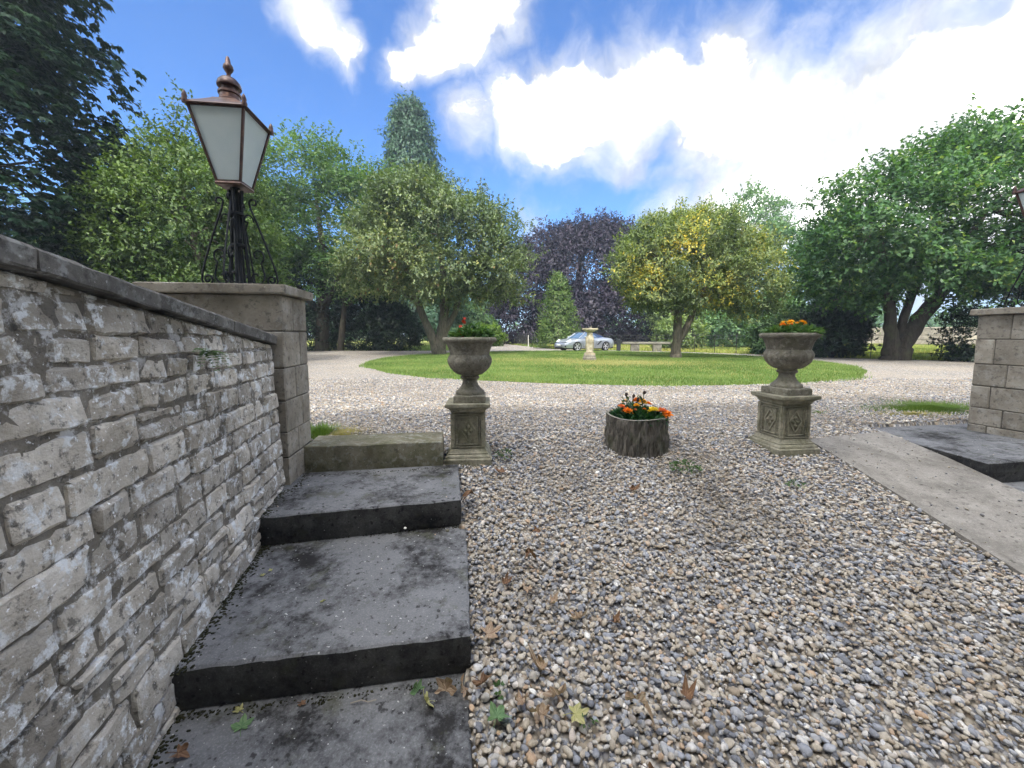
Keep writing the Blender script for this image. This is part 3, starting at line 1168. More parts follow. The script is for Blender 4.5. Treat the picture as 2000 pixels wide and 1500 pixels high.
def rubble(s0, s1, z0, z1, seed, cut=None):
    r = np.random.default_rng(seed)
    ex, ez = .009/(s1-s0), .009/max(.02, z1-z0)
    nx = int(np.clip(round((s1-s0)/.032), 4, 9))
    nz = int(np.clip(round((z1-z0)/.026), 3, 5))
    u = np.concatenate([[0], np.linspace(ex, 1-ex, nx-1), [1]])
    v = np.concatenate([[0], np.linspace(ez, 1-ez, nz-1), [1]])
    U, W = np.meshgrid(u, v)
    sk = r.uniform(-.010, .010, 4)
    X = s0+(s1-s0)*U+r.uniform(-.010, .010)*(W-.5)
    Z0 = z0+sk[0]*(1-U)+sk[1]*U
    Z1 = z1+sk[2]*(1-U)+sk[3]*U
    if cut is not None:
        Z1 = np.minimum(Z1, cut(X)-.004)
        Z0 = np.minimum(Z0, Z1-.012)
    Z = Z0+(Z1-Z0)*W
    onb = (U < 1e-6) | (U > 1-1e-6) | (W < 1e-6) | (W > 1-1e-6)
    proud = r.uniform(.012, .024)
    P = np.stack([X.ravel(), Z.ravel(), np.full(X.size, seed*.37)], -1)
    nz_ = fbm(P, 22, 3, seed).reshape(X.shape)-.5
    lg = fbm(P, 9, 1, seed+3).reshape(X.shape)-.5
    Y = wall_y(Z)+proud+r.uniform(-.008, .008)*(U-.5)+r.uniform(-.008, .006)*(W-.5)+nz_*.022+lg*.016-np.where(onb, r.uniform(.008, .016), 0)
    X = X+r.uniform(-.004, .004, X.shape)
    Z = Z+r.uniform(-.004, .004, X.shape)
    for (ci_, cj) in ((0, 0), (0, -1), (-1, 0), (-1, -1)):
        q_ = r.uniform(.2, 1.0)**2*.016
        X[ci_, cj] += q_ if cj == 0 else -q_
        Z[ci_, cj] += (q_ if ci_ == 0 else -q_)*(1 if cut is None else .2)
    V = np.stack([X, Y, Z], -1).reshape(-1, 3).tolist()
    q = nx+1
    F = [(j*q+i, j*q+i+1, (j+1)*q+i+1, (j+1)*q+i) for j in range(nz) for i in range(nx)]
    F = [f[::-1] for f in F]
    rim = [i for i in range(q)]+[j*q+nx for j in range(1, nz+1)]+[nz*q+i for i in range(nx-1, -1, -1)]+[j*q for j in range(nz-1, 0, -1)]
    b = len(V)
    for i in rim:
        V.append([V[i][0], V[i][1]-.06, V[i][2]])
    for k in range(len(rim)):
        k2 = (k+1) % len(rim)
        F.append((rim[k], rim[k2], b+k2, b+k))
    me = bpy.data.meshes.new('stone')
    me.from_pydata(V, [], F)
    me.materials.append(M['wall_stone'])
    me.polygons.foreach_set('use_smooth', np.ones(len(F), bool))
    me.update()
    try:
        me.set_sharp_from_angle(angle=R(30))
    except Exception:
        pass
    return me


wr = random.Random(21)
z = -.80
crs = []
while z < 1.46:
    h = wr.choice([.092, .10, .108, .116, .125, .14])
    crs.append((z, h))
    z += h
ns = 0
for ci_, (z, h) in enumerate(crs):
    s = -.02-wr.uniform(0, .12)
    while s < WLEN:
        L = h*wr.uniform(1.3, 3.0)
        L = max(.12, min(.36, L))
        s0, s1 = max(s, .004), min(s+L, WLEN)
        s += L
        if s1-s0 < .05:
            continue
        sm = (s0+s1)/2
        topc = cope_z(s0)-.068
        if z > cope_z(s1)-.068-.03:
            continue
        # courses below the lowest step beside them are buried
        Yw = 2.78-.969*sm
        if z+h < gzs(Yw)-.25:
            continue
        cut = None
        z1 = z+h-.012
        if z1 > topc-.004:
            cut = (lambda X: cope_z(X)-.070)
        if cut is None and wr.random() < .10 and h > .10:      # now and then two thin stones in place of a thick one
            zm = z+h*wr.uniform(.42, .58)
            link('stone', rubble(s0+.006, s1-.006, z, zm-.006, 1000+ns), wall); ns += 1
            link('stone', rubble(s0+.006, s1-.006, zm+.006, z1, 1000+ns), wall); ns += 1
            continue
        link('stone', rubble(s0+.006, s1-.006, z, z1, 1000+ns, cut), wall)
        ns += 1
print('wall stones', ns)
# mortar body behind the stones
sx = np.linspace(0.0, WLEN, 120)
wz = np.linspace(0, 1, 70)
U, W = np.meshgrid(sx, wz)
Z = -1.0+(cope_z(U)-.07+1.0)*W
P = np.stack([U.ravel(), Z.ravel(), 0*U.ravel()], -1)
Y = wall_y(Z)+.008+((fbm(P, 24, 3, 77)-.5)*.022).reshape(U.shape)
V = np.stack([U, Y, Z], -1).reshape(-1, 3)
a = np.arange(119)
J, I = np.meshgrid(np.arange(69), a, indexing='ij')
k = (J*120+I).ravel()
F = np.stack([k, k+120, k+121, k+1], -1)
link('mortar', mesh_from_np('mortar', V, F, M['mortar'], True), wall)
b = MB()
b.add([(0, -.04, -1), (WLEN, -.04, -1), (WLEN, -.36, -1), (0, -.36, -1), (0, -.06, cope_z(0)-.075), (WLEN, -.10, cope_z(WLEN)-.075), (WLEN, -.36, cope_z(WLEN)-.075), (0, -.36, cope_z(0)-.075)],
      [(0, 3, 2, 1), (4, 5, 6, 7), (0, 1, 5, 4), (1, 2, 6, 5), (2, 3, 7, 6), (3, 0, 4, 7)])
b.build('wall_core', M['mortar'], wall)
# coping stones
js = [-.02, .66, 1.29, 1.80, 2.42, 3.0, WLEN+.03]
for i in range(len(js)-1):
    s0, s1 = js[i]+.003, js[i+1]-.003
    r = random.Random(50+i)
    k = 8
    V, F = [], []
    sec = [(.030, -.066), (.036, -.060), (.037, -.010), (.028, 0.0), (-.36, 0.006), (-.37, -.06), (-.36, -.066)]
    yo = wall_y(1.0)+.018
    for q in range(k+1):
        s = s0+(s1-s0)*q/k
        for (yy, zz) in sec:
            V.append((s, yo+yy+r.uniform(-.003, .003), cope_z(s)+zz+r.uniform(-.0025, .0025)))
    m_ = len(sec)
    for q in range(k):
        for e in range(m_):
            e2 = (e+1) % m_
            F.append((q*m_+e, q*m_+e2, (q+1)*m_+e2, (q+1)*m_+e))
    F.append(tuple(range(m_))[::-1])
    F.append(tuple(k*m_+e for e in range(m_)))
    me = bpy.data.meshes.new('coping_stone')
    me.from_pydata(V, [], F)
    me.materials.append(M['coping'])
    me.update()
    link('coping_stone', me, wall)

# ------------------------------------------------------------------ gate piers
PH = [(-.17, .095), (.095, .285), (.285, .525), (.525, .765), (.765, 1.035), (1.035, 1.297)]


def pier(label, loc, rotz, mirror, sx=.86, sy=.47):
    t = thing('gate_pier', label, 'pier', loc, rotz, 'pair of gate piers')
    r = random.Random(5 if mirror else 4)
    # local: x across (0 = face towards the steps, negative outwards), y depth 0..sy
    sg = 1 if mirror else -1
    for i, (z0, z1) in enumerate(PH):
        g = .0035
        cutd = .20 if i % 2 else .31
        cutx = .42 if i % 2 else .58
        rects = [(0, sx if i % 2 else cutx, 0, cutd), (0, cutx, cutd, sy), (cutx, sx, cutd if i % 2 else 0, sy)]
        if not i % 2:
            rects = [(0, cutx, 0, cutd), (0, cutx, cutd, sy), (cutx, sx, 0, sy)]
        for (a0, a1, d0, d1) in rects:
            x0, x1 = (sg*a0, sg*a1) if sg > 0 else (sg*a1, sg*a0)
            pr = r.uniform(-.003, .003)
            MB().box(x0+g-pr*(a0 == 0), x1-g, d0+g-pr*(d0 == 0), d1-g, z0+g, z1-g, ch=.006, jit=.0015, rnd=r).build('block', M['pier'], t)
    xa, xb = (0, sx) if sg > 0 else (-sx, 0)
    MB().box(xa+.012, xb-.012, .012, sy-.012, PH[0][0], PH[-1][1]-.004).build('core', M['pier_joint'], t)
    MB().box(xa-.045, xb+.045, -.045, sy+.045, 1.297, 1.365, ch=.008, jit=.002, rnd=r).build('cap', M['pier'], t)
    return t


PA = Vector((-1.655, 2.79, 0))
PROT = math.atan2(.154, .988)
pierL = pier('gate pier of ashlar blocks joined to the rubble wall', PA, PROT, False)
pierR = pier('gate pier of ashlar blocks at the right picture edge', (5.20, 3.80, -.07), PROT, True)


# ------------------------------------------------------------------ the house behind the camera, whose shadow lies over the forecourt
hs = thing('country_house', 'tall stone house front standing behind the viewpoint', 'house', tuple(PIER_V*-3.6), PROT)
HH, HX0, HX1 = 10.9, -9.0, 11.0
wins = []
b = MB()
cols_ = [HX0+2.0+k*3.55 for k in range(6)]
zs_ = [(.6, 2.7), (4.2, 6.4), (7.4, 9.0)]
xe = [HX0]+[e for c in cols_ for e in (c, c+1.25)]+[HX1]
ze = [-1.0]+[e for q in zs_ for e in q]+[HH]
for i in range(len(xe)-1):
    for j in range(len(ze)-1):
        if i % 2 and j % 2:
            wins.append((xe[i], xe[i+1], ze[j], ze[j+1]))
        else:
            b.add([(xe[i], 0, ze[j]), (xe[i+1], 0, ze[j]), (xe[i+1], 0, ze[j+1]), (xe[i], 0, ze[j+1])], [(3, 2, 1, 0)])
b.add([(HX0, 0, -1), (HX0, -8, -1), (HX0, -8, HH), (HX0, 0, HH)], [(3, 2, 1, 0)])
b.add([(HX1, 0, -1), (HX1, -8, -1), (HX1, -8, HH), (HX1, 0, HH)], [(0, 1, 2, 3)])
b.add([(HX0, -8, -1), (HX1, -8, -1), (HX1, -8, HH), (HX0, -8, HH)], [(0, 1, 2, 3)])
b.build('wall', M['house'], hs)
b = MB()
b.box(HX0-.3, HX1+.3, -8.3, .3, HH+.002, HH+.28, ch=.03)
b.build('roof', M['far_wall'], hs)
for (x0, x1, z0, z1) in wins:
    wf = MB()
    wf.box(x0, x0+.07, -.16, -.06, z0, z1).box(x1-.07, x1, -.16, -.06, z0, z1).box(x0+.07, x1-.07, -.16, -.06, z0, z0+.08).box(x0+.07, x1-.07, -.16, -.06, z1-.08, z1).box(x0+.07, x1-.07, -.15, -.07, (z0+z1)/2-.03, (z0+z1)/2+.03)
    wo = wf.build('window', M['white_paint'], hs)
    MB().box(x0+.07, x1-.07, -.125, -.115, z0+.08, z1-.08).build('pane', M['car_glass'], wo)
    MB().box(x0-.1, x1+.1, -.17, .10, z0-.14, z0-.003, ch=.01).build('sill', M['house'], hs)


# ------------------------------------------------------------------ lanterns on the piers
def spiral(cx, cz, r0, r1, a0, a1, n=16):
    return [(cx+(r0+(r1-r0)*i/n)*math.cos(a0+(a1-a0)*i/n), 0, cz+(r0+(r1-r0)*i/n)*math.sin(a0+(a1-a0)*i/n)) for i in range(n+1)]


def lantern(label, loc, rotz):
    t = thing('pier_lantern', label, 'lantern', loc, rotz, 'lanterns on the gate piers')
    # four scrolled brackets
    for k in range(4):
        ang = k*PI/2+.10
        ca, sa = math.cos(ang), math.sin(ang)

        def turn(pts):
            return [(p[0]*.82*ca, p[0]*.82*sa, p[2]*.97) for p in pts]
        b = MB()
        main = spiral(.262, .060, .012, .048, PI*.5-2*PI*.75, PI*2, 18)
        main += [(.300, 0, .12), (.268, 0, .22), (.215, 0, .36), (.160, 0, .50), (.118, 0, .60)]
        main += spiral(.140, .650, .036, .012, PI*1.15, PI*1.15-PI*1.9, 16)
        b.tube(turn(main), .0075, 6)
        b.build('bracket', M['iron'], t)
        b = MB()
        c1 = spiral(.135, .085, .016, .070, PI*.2, PI*2.1, 18)
        c1 += spiral(.150, .250, .062, .014, -PI*.35, PI*1.5, 18)
        b.tube(turn(c1), .0065, 6)
        c2 = spiral(.085, .52, .012, .05, PI*1.6, -PI*.1, 16)[::-1]
        b.tube(turn([(p[0], 0, p[2]) for p in c2]+[(.055, 0, .42), (.05, 0, .30)]), .0065, 6)
        b.build('scroll', M['iron'], t)
        b = MB()
        b.tube(turn([(.075, 0, 0), (.072, 0, .10), (.058, 0, .3), (.046, 0, .5), (.040, 0, .66), (.052, 0, .78)]), .0125, 6)
        b.build('upright', M['iron'], t)
    b = MB()
    b.lathe([(.03, 0), (.03, .02), (.016, .04), (.016, .36), (.026, .38), (.016, .40), (.016, .76), (.05, .785)], 12)
    b.build('stem', M['iron'], t, True)
    b = MB()
    b.lathe([(.046, .300), (.055, .305), (.055, .320), (.046, .325)], 12).build('collar', M['iron'], t)
    MB().lathe([(.040, .53), (.050, .535), (.050, .55), (.040, .555)], 12).build('collar', M['iron'], t)
    # glazed body
    zb, zt, hb, ht = .795, 1.405, .103, .212
    MB().sq([(hb+.012, zb-.016), (hb+.018, zb-.006), (hb+.012, zb+.006)]).build('base_plate', M['copper_sheet'], t)
    fr = MB()
    for (sx_, sy_) in ((-1, -1), (1, -1), (1, 1), (-1, 1)):
        fr.tube([(sx_*hb, sy_*hb, zb), (sx_*ht, sy_*ht, zt)], .0135, 4)
    for (h, zz) in ((hb, zb+.012), (ht, zt-.006)):
        for i in range(4):
            c = [(-1, -1), (1, -1), (1, 1), (-1, 1)]
            p, q = c[i], c[(i+1) % 4]
            fr.tube([(p[0]*h, p[1]*h, zz), (q[0]*h, q[1]*h, zz)], .012, 4)
    fr.build('frame', M['copper_sheet'], t)
    for k in range(4):
        a = k*PI/2
        ca, sa = math.cos(a), math.sin(a)
        pb, pt_ = hb-.004, ht-.004
        q = [(-pb, -pb, zb), (pb, -pb, zb), (pt_, -pt_, zt), (-pt_, -pt_, zt), (-pb, -pb+.004, zb), (pb, -pb+.004, zb), (pt_, -pt_+.004, zt), (-pt_, -pt_+.004, zt)]
        q = [(x*ca-y*sa, x*sa+y*ca, z_) for x, y, z_ in q]
        MB().add(q, [(0, 1, 2, 3), (7, 6, 5, 4), (0, 4, 5, 1), (1, 5, 6, 2), (2, 6, 7, 3), (3, 7, 4, 0)]).build('pane', M['frost'], t)
    rf = MB()
    rf.sq([(ht+.022, 1.396), (ht+.028, 1.404), (ht+.012, 1.418), (.150, 1.458), (.105, 1.487), (.088, 1.500)])
    roof = rf.build('roof', M['copper_sheet'], t)
    ch = MB()
    ch.lathe([(.085, 1.498), (.085, 1.512), (.078, 1.518), (.076, 1.545), (.086, 1.550), (.086, 1.562), (.064, 1.568), (.062, 1.592), (.090, 1.597), (.092, 1.606), (.083, 1.628), (.060, 1.648), (.030, 1.660), (.018, 1.668)], 24)
    smooth_by_angle(ch.build('chimney', M['copper_sheet'], t), 35)
    fn = MB()
    fn.lathe([(.016, 1.665), (.015, 1.682), (.030, 1.700), (.040, 1.716), (.036, 1.732), (.021, 1.748), (.019, 1.765), (.012, 1.785), (.004, 1.792)], 16)
    smooth_by_angle(fn.build('finial', M['copper_sheet'], t), 50)
    for (sx_, sy_) in ((-1, -1), (1, -1), (1, 1), (-1, 1)):
        c = MB()
        c.lathe([(.020, 1.395), (.024, 1.415), (.016, 1.428), (.020, 1.440), (.012, 1.462), (.003, 1.474)], 10, sx_*(ht+.012), sy_*(ht+.012))
        smooth_by_angle(c.build('corner_finial', M['copper_sheet'], t), 50)
    for o in t.children:
        if o.name.split('.')[0] in ('stem', 'upright'):
            for v_ in o.data.vertices:
                v_.co.z *= .945
    kids = [o for o in t.children if o.name.split('.')[0] in ('base_plate', 'frame', 'pane', 'roof', 'chimney', 'finial', 'corner_finial')]
    for o in kids:
        co = np.empty(len(o.data.vertices)*3, np.float32)
        o.data.vertices.foreach_get('co', co)
        co = co.reshape(-1, 3)
        co[:, :2] *= .84-.09*np.clip((1.0-co[:, 2:3])/.2, 0, 1)
        co[:, 2] = np.interp(co[:, 2], [.7, .795, 1.405, 1.50, 1.792], [.655, .745, 1.225, 1.33, 1.655])
        o.data.vertices.foreach_set('co', co.ravel())
        o.data.update()
    return t


LPOS = PA+PIER_V*.235-PIER_R*.375
lantern('tall copper topped lantern with frosted panes on the left pier', (LPOS.x, LPOS.y, 1.365), PROT-.03)
RP = Vector((5.20, 3.80, 0))+PIER_V*.235+PIER_R*.43
lantern('lantern on the right pier, cut off by the picture edge', (RP.x, RP.y, 1.295), PROT+.03)


# ------------------------------------------------------------------ pedestals and urns
def pedestal(label, loc, rotz):
    t = thing('pedestal', label, 'pedestal', loc, rotz, 'urn pedestals')
    MB().sq([(.215, -.03), (.215, .05), (.210, .056), (.203, .060)]).build('plinth', M['pedestal'], t)
    smooth = MB().sq([(.203, .058), (.200, .078), (.192, .090), (.180, .096), (.180, .108), (.172, .116), (.162, .134), (.158, .150)])
    smooth.build('base_moulding', M['pedestal'], t)
    MB().sq([(.154, .149), (.140, .163), (.140, .528), (.153, .545)]).build('shaft', M['pedestal'], t)
    MB().sq([(.153, .544), (.158, .552), (.158, .562), (.170, .580), (.186, .594), (.200, .600), (.203, .606), (.203, .632), (.198, .638)]).build('cornice', M['pedestal'], t)
    for k in range(4):
        a = k*PI/2
        rt = (0, 0, a)
        y = -.1535
        # raised border
        b = MB()
        for (x0, x1, z0, z1) in ((-.150, -.128, .163, .528), (.128, .150, .163, .528), (-.128, .128, .165, .175), (-.128, .128, .515, .525), (-.128, -.118, .175, .515), (.118, .128, .175, .515), (-.088, .088, .195, .201), (-.088, .088, .489, .495), (-.088, -.082, .201, .489), (.082, .088, .201, .489)):
            b.box(x0, x1, y-.006, y+.018, z0, z1, ch=.003)
        b.build('panel_border', M['pedestal'], t, rot=rt)
        for sx_ in (-1, 1):
            b = MB()
            for i in range(15):
                z0 = .205+i*.0188
                b.box(sx_*.103-.009, sx_*.103+.009, y-.004, y+.018, z0, z0+.0115, ch=.003)
            b.build('bead_band', M['pedestal'], t, rot=rt)
        # lozenge: raised rim and four small pyramids
        b = MB()
        cz, hw, hh = .345, .064, .125
        c = [(0, cz-hh), (hw, cz), (0, cz+hh), (-hw, cz)]
        for i in range(4):
            p, q = c[i], c[(i+1) % 4]
            b.tube([(p[0], y+.007, p[1]), (q[0], y+.007, q[1])], .0085, 4)
        for (ox, oz) in ((0, -.042), (0, .042), (-.0245, 0), (.0245, 0)):
            s1, s2 = .020, .036
            b.add([(ox, y+.0145, cz+oz-s2), (ox+s1, y+.0145, cz+oz), (ox, y+.0145, cz+oz+s2), (ox-s1, y+.0145, cz+oz), (ox, y-.012, cz+oz)], [(0, 1, 4), (1, 2, 4), (2, 3, 4), (3, 0, 4)])
        b.build('lozenge', M['pedestal'], t, rot=rt)
    return t


def urn(label, loc, rotz):
    t = thing('urn', label, 'urn', loc, rotz, 'stone urns')
    MB().sq([(.140, 0), (.142, .006), (.142, .046), (.138, .052), (.120, .056)]).build('foot_plinth', M['urn'], t)
    b = MB()
    b.lathe([(.128, .050), (.132, .066), (.126, .080), (.110, .088), (.088, .108), (.072, .130), (.066, .150), (.070, .166), (.084, .172), (.088, .182), (.080, .192), (.072, .198)], 36)
    smooth_by_angle(b.build('stem', M['urn'], t), 45)
    # bowl with shallow gadroons
    n = 72
    prof = [(.070, .196), (.112, .206), (.150, .228), (.180, .258), (.197, .292), (.200, .318), (.192, .338), (.178, .352), (.180, .368), (.192, .400), (.208, .430), (.222, .445)]
    b = MB()
    base = 0
    V, F = [], []
    for j, (r_, z_) in enumerate(prof):
        lob = .035 if 1 <= j <= 5 else 0
        for i in range(n):
            a = 2*PI*i/n
            rr_ = r_*(1-lob*(.5-.5*abs(math.sin(a*12))*2))
            V.append((rr_*math.cos(a), rr_*math.sin(a), z_))
    for j in range(len(prof)-1):
        for i in range(n):
            F.append((j*n+i, j*n+(i+1) % n, (j+1)*n+(i+1) % n, (j+1)*n+i))
    b.add(V, F)
    smooth_by_angle(b.build('bowl', M['urn'], t), 50)
    b = MB()
    b.lathe([(.220, .440), (.236, .446), (.246, .458), (.246, .470), (.236, .480), (.214, .482), (.200, .474), (.196, .440), (.17, .425), (.02, .425)], 48, cap=False)
    smooth_by_angle(b.build('rim', M['urn'], t), 60)
    b = MB()
    b.lathe([(.197, .440), (.12, .452), (.02, .458), (.001, .458)], 24, cap=False)
    b.build('soil', M['soil'], t)
    return t


PL, PR_ = (-.40, 3.50), (2.63, 3.67)
zl, zr = gzs(3.35)+.0, gzs(3.5)+.015
PZ, UZ = .84, 1.21
pedL = pedestal('square stone pedestal at the end of the top step', (PL[0], PL[1], zl), R(4))
pedR = pedestal('square stone pedestal beside the concrete ramp', (PR_[0], PR_[1], zr), R(7))
urnL = urn('footed stone urn holding red flowers beside the top step', (PL[0]+.015, PL[1], zl+.637*PZ), R(4))
urnR = urn('footed stone urn holding orange flowers beside the ramp', (PR_[0]+.01, PR_[1], zr+.637*PZ), R(12))
for o in (pedL, pedR):
    o.scale = (.97, .97, PZ)
for o in (urnL, urnR):
    o.scale = (1, 1, UZ)


# ------------------------------------------------------------------ leaves in bulk
def leaf_quads(base, axis, nrm, ln, wd, fold=.18):
    """diamond leaves folded at the midrib: (n,4,3) vertices"""
    axis = axis/np.linalg.norm(axis, axis=1, keepdims=True)
    b = np.cross(nrm, axis)
    b /= (np.linalg.norm(b, axis=1, keepdims=True)+1e-9)
    nn = np.cross(axis, b)
    ln = np.asarray(ln)[:, None] if np.ndim(ln) else ln
    wd = np.asarray(wd)[:, None] if np.ndim(wd) else wd
    mid = base+axis*ln*.45
    L = mid+b*wd*.5+nn*wd*fold
    Rr = mid-b*wd*.5+nn*wd*fold
    tip = base+axis*ln-nn*ln*.10
    return np.stack([base, Rr, tip, L], 1)


def leaf_mesh(name, Q, tint, m, N=None):
    if N is not None:
        gn = np.cross(Q[:, 2]-Q[:, 0], Q[:, 3]-Q[:, 1])
        fl = (gn*N).sum(1) < 0
        Q = Q.copy()
        Q[fl] = Q[fl][:, ::-1]
    V = Q.reshape(-1, 3)
    F = np.arange(len(V)).reshape(-1, 4)
    me = mesh_from_np(name, V, F, m, attr={'tint': ('FACE', tint)})
    if N is not None:
        me.normals_split_custom_set_from_vertices(np.repeat(N, 4, 0).astype(np.float32))
    return me


def unit(v):
    return v/(np.linalg.norm(v, axis=-1, keepdims=True)+1e-9)


def crown_points(lobes, n, r, lo=.55, hi=1.0, zmin=None, rough=.22, freq=.5, power=.5, fill=.28, bough=.30):
    """leaf sprays massed on boughs that sit on the lobes' skin, with a thinner filling inside"""
    lobes = np.array(lobes, float)
    area = (lobes[:, 3]*lobes[:, 4]+lobes[:, 3]*lobes[:, 5]+lobes[:, 4]*lobes[:, 5])

    def shell(m, f0, f1, pw):
        k = r.choice(len(lobes), m, p=area/area.sum())
        d = unit(r.normal(size=(m, 3)))
        f = f0+(f1-f0)*r.uniform(0, 1, m)**pw
        L = lobes[k]
        f = f*(1+rough*1.6*(fbm(d*3+k[:, None]*7.3, 1.2, 3, 11)-.5))
        P = L[:, :3]+d*L[:, 3:]*f[:, None]
        o = unit(d/L[:, 3:])
        deep = np.zeros(m, bool)
        for j in range(len(lobes)):
            q = np.linalg.norm((P-lobes[j, :3])/lobes[j, 3:], axis=1)
            deep |= (q < .60) & (k != j)
        return P[~deep], o[~deep], L[~deep][:, 3:].mean(1)
    nb = max(40, n//16)
    C, CO, CR = shell(nb, .74, .97, .6)
    nm = int(n*(1-fill))
    k = r.integers(len(C), size=nm)
    rb = CR[k]*r.uniform(.7, 1.3, len(C))[k]*bough
    g = r.normal(0, .5, (nm, 3))*np.array([1, 1, .55])
    P1 = C[k]+g*rb[:, None]
    P1[:, 2] -= .22*rb*(g[:, 0]**2+g[:, 1]**2)
    O1 = unit(g*np.array([1, 1, 1.4])*1.1+CO[k]*.75+np.array([0, 0, .45]))
    P2, O2, _ = shell(n-nm, lo, .90, power)
    P = np.concatenate([P1, P2])
    O = np.concatenate([O1, O2])
    if zmin is not None:
        ok = P[:, 2] > zmin
        P, O = P[ok], O[ok]
    return P, O


def sprays(P, O, r, ntw, nl, tl, ll, lw, up=.25, droop=0.0, spread=.8, flat=.5, tint_c=.5, tint_sd=.16, cl_sd=.14, patchf=None):
    """every crown point carries ntw twigs with nl leaves each"""
    n = len(P)
    tw = O[:, None, :]+r.normal(0, spread, (n, ntw, 3))+np.array([0, 0, up-droop])
    tw = unit(tw)
    st_ = P[:, None, :]+r.normal(0, tl*.35, (n, ntw, 3))
    t = np.linspace(.05, 1, nl)[None, None, :]+r.uniform(-.08, .08, (n, ntw, nl))
    pos = st_[:, :, None, :]+tw[:, :, None, :]*(t*tl)[..., None]
    pos[..., 2] -= droop*tl*.6*t**2
    ax = tw[:, :, None, :]*.6+r.normal(0, .62, (n, ntw, nl, 3))
    ax[..., 2] -= droop*.9+.12
    nm = r.normal(0, flat, (n, ntw, nl, 3))+np.array([0, 0, 1.0])+O[:, None, None, :]*.5
    pos = pos.reshape(-1, 3)
    ax = unit(ax.reshape(-1, 3))
    nm = unit(nm.reshape(-1, 3))
    N_ = len(pos)
    s = r.uniform(.7, 1.25, N_)
    Q = leaf_quads(pos, ax, nm, ll*s, lw*s)
    cl = r.normal(0, cl_sd, (n, ntw, 1))+np.zeros((1, 1, nl))
    base = np.full(n, tint_c) if patchf is None else patchf(P)
    tint = np.clip(base[:, None, None]+cl+r.normal(0, tint_sd, (n, ntw, nl)), 0, 1).ravel()
    SN = unit(np.repeat(O, ntw*nl, 0)*1.0+nm*.55+np.array([0, 0, .1]))
    return Q, tint, SN


def palmate(P, O, r, nl, spread, ll, lw, tint_c=.5):
    """horse-chestnut leaves: five drooping leaflets fanned from one point"""
    n = len(P)
    c = (P[:, None, :]+r.normal(0, spread, (n, nl, 3))).reshape(-1, 3)
    o = np.repeat(O, nl, 0)
    m = len(c)
    axis0 = unit(o*np.array([1, 1, .3])+r.normal(0, .35, (m, 3)))
    axis0[:, 2] = axis0[:, 2]*.4-.25
    axis0 = unit(axis0)
    side = unit(np.cross(axis0, np.array([0, 0, 1.0])))
    up_ = np.cross(side, axis0)
    Qs, T = [], []
    cl = np.repeat(r.normal(0, .14, n), nl)
    for k in range(6):
        a = (k-2.5)*.62
        ax = axis0*math.cos(a)+side*math.sin(a)-np.array([0, 0, .42])+r.normal(0, .12, (m, 3))
        s = r.uniform(.75, 1.2, m)*(1-.10*abs(k-2.5))
        Qs.append(leaf_quads(c, ax, up_+r.normal(0, .2, (m, 3)), ll*s, lw*s, .12))
        T.append(np.clip(tint_c+cl+r.normal(0, .13, m), 0, 1))
    SN = unit(np.tile(o*.9+np.array([0, 0, .35]), (6, 1))+r.normal(0, .3, (6*m, 3)))
    return np.concatenate(Qs), np.concatenate(T), SN


def limb(mb, a, b_, r0, r1, r, bend=.12, n=7, sides=8):
    a, b_ = Vector(a), Vector(b_)
    L = (b_-a).length
    off = Vector((r.uniform(-1, 1), r.uniform(-1, 1), r.uniform(-.3, .8)))*L*bend
    pts, rad = [], []
    for i in range(n+1):
        t = i/n
        p = a.lerp(b_, t)+off*(4*t*(1-t))*.5+Vector((r.uniform(-1, 1), r.uniform(-1, 1), 0))*L*.008
        pts.append(p)
        rad.append(r0+(r1-r0)*t)
    mb.tube(pts, rad, sides)
    return pts


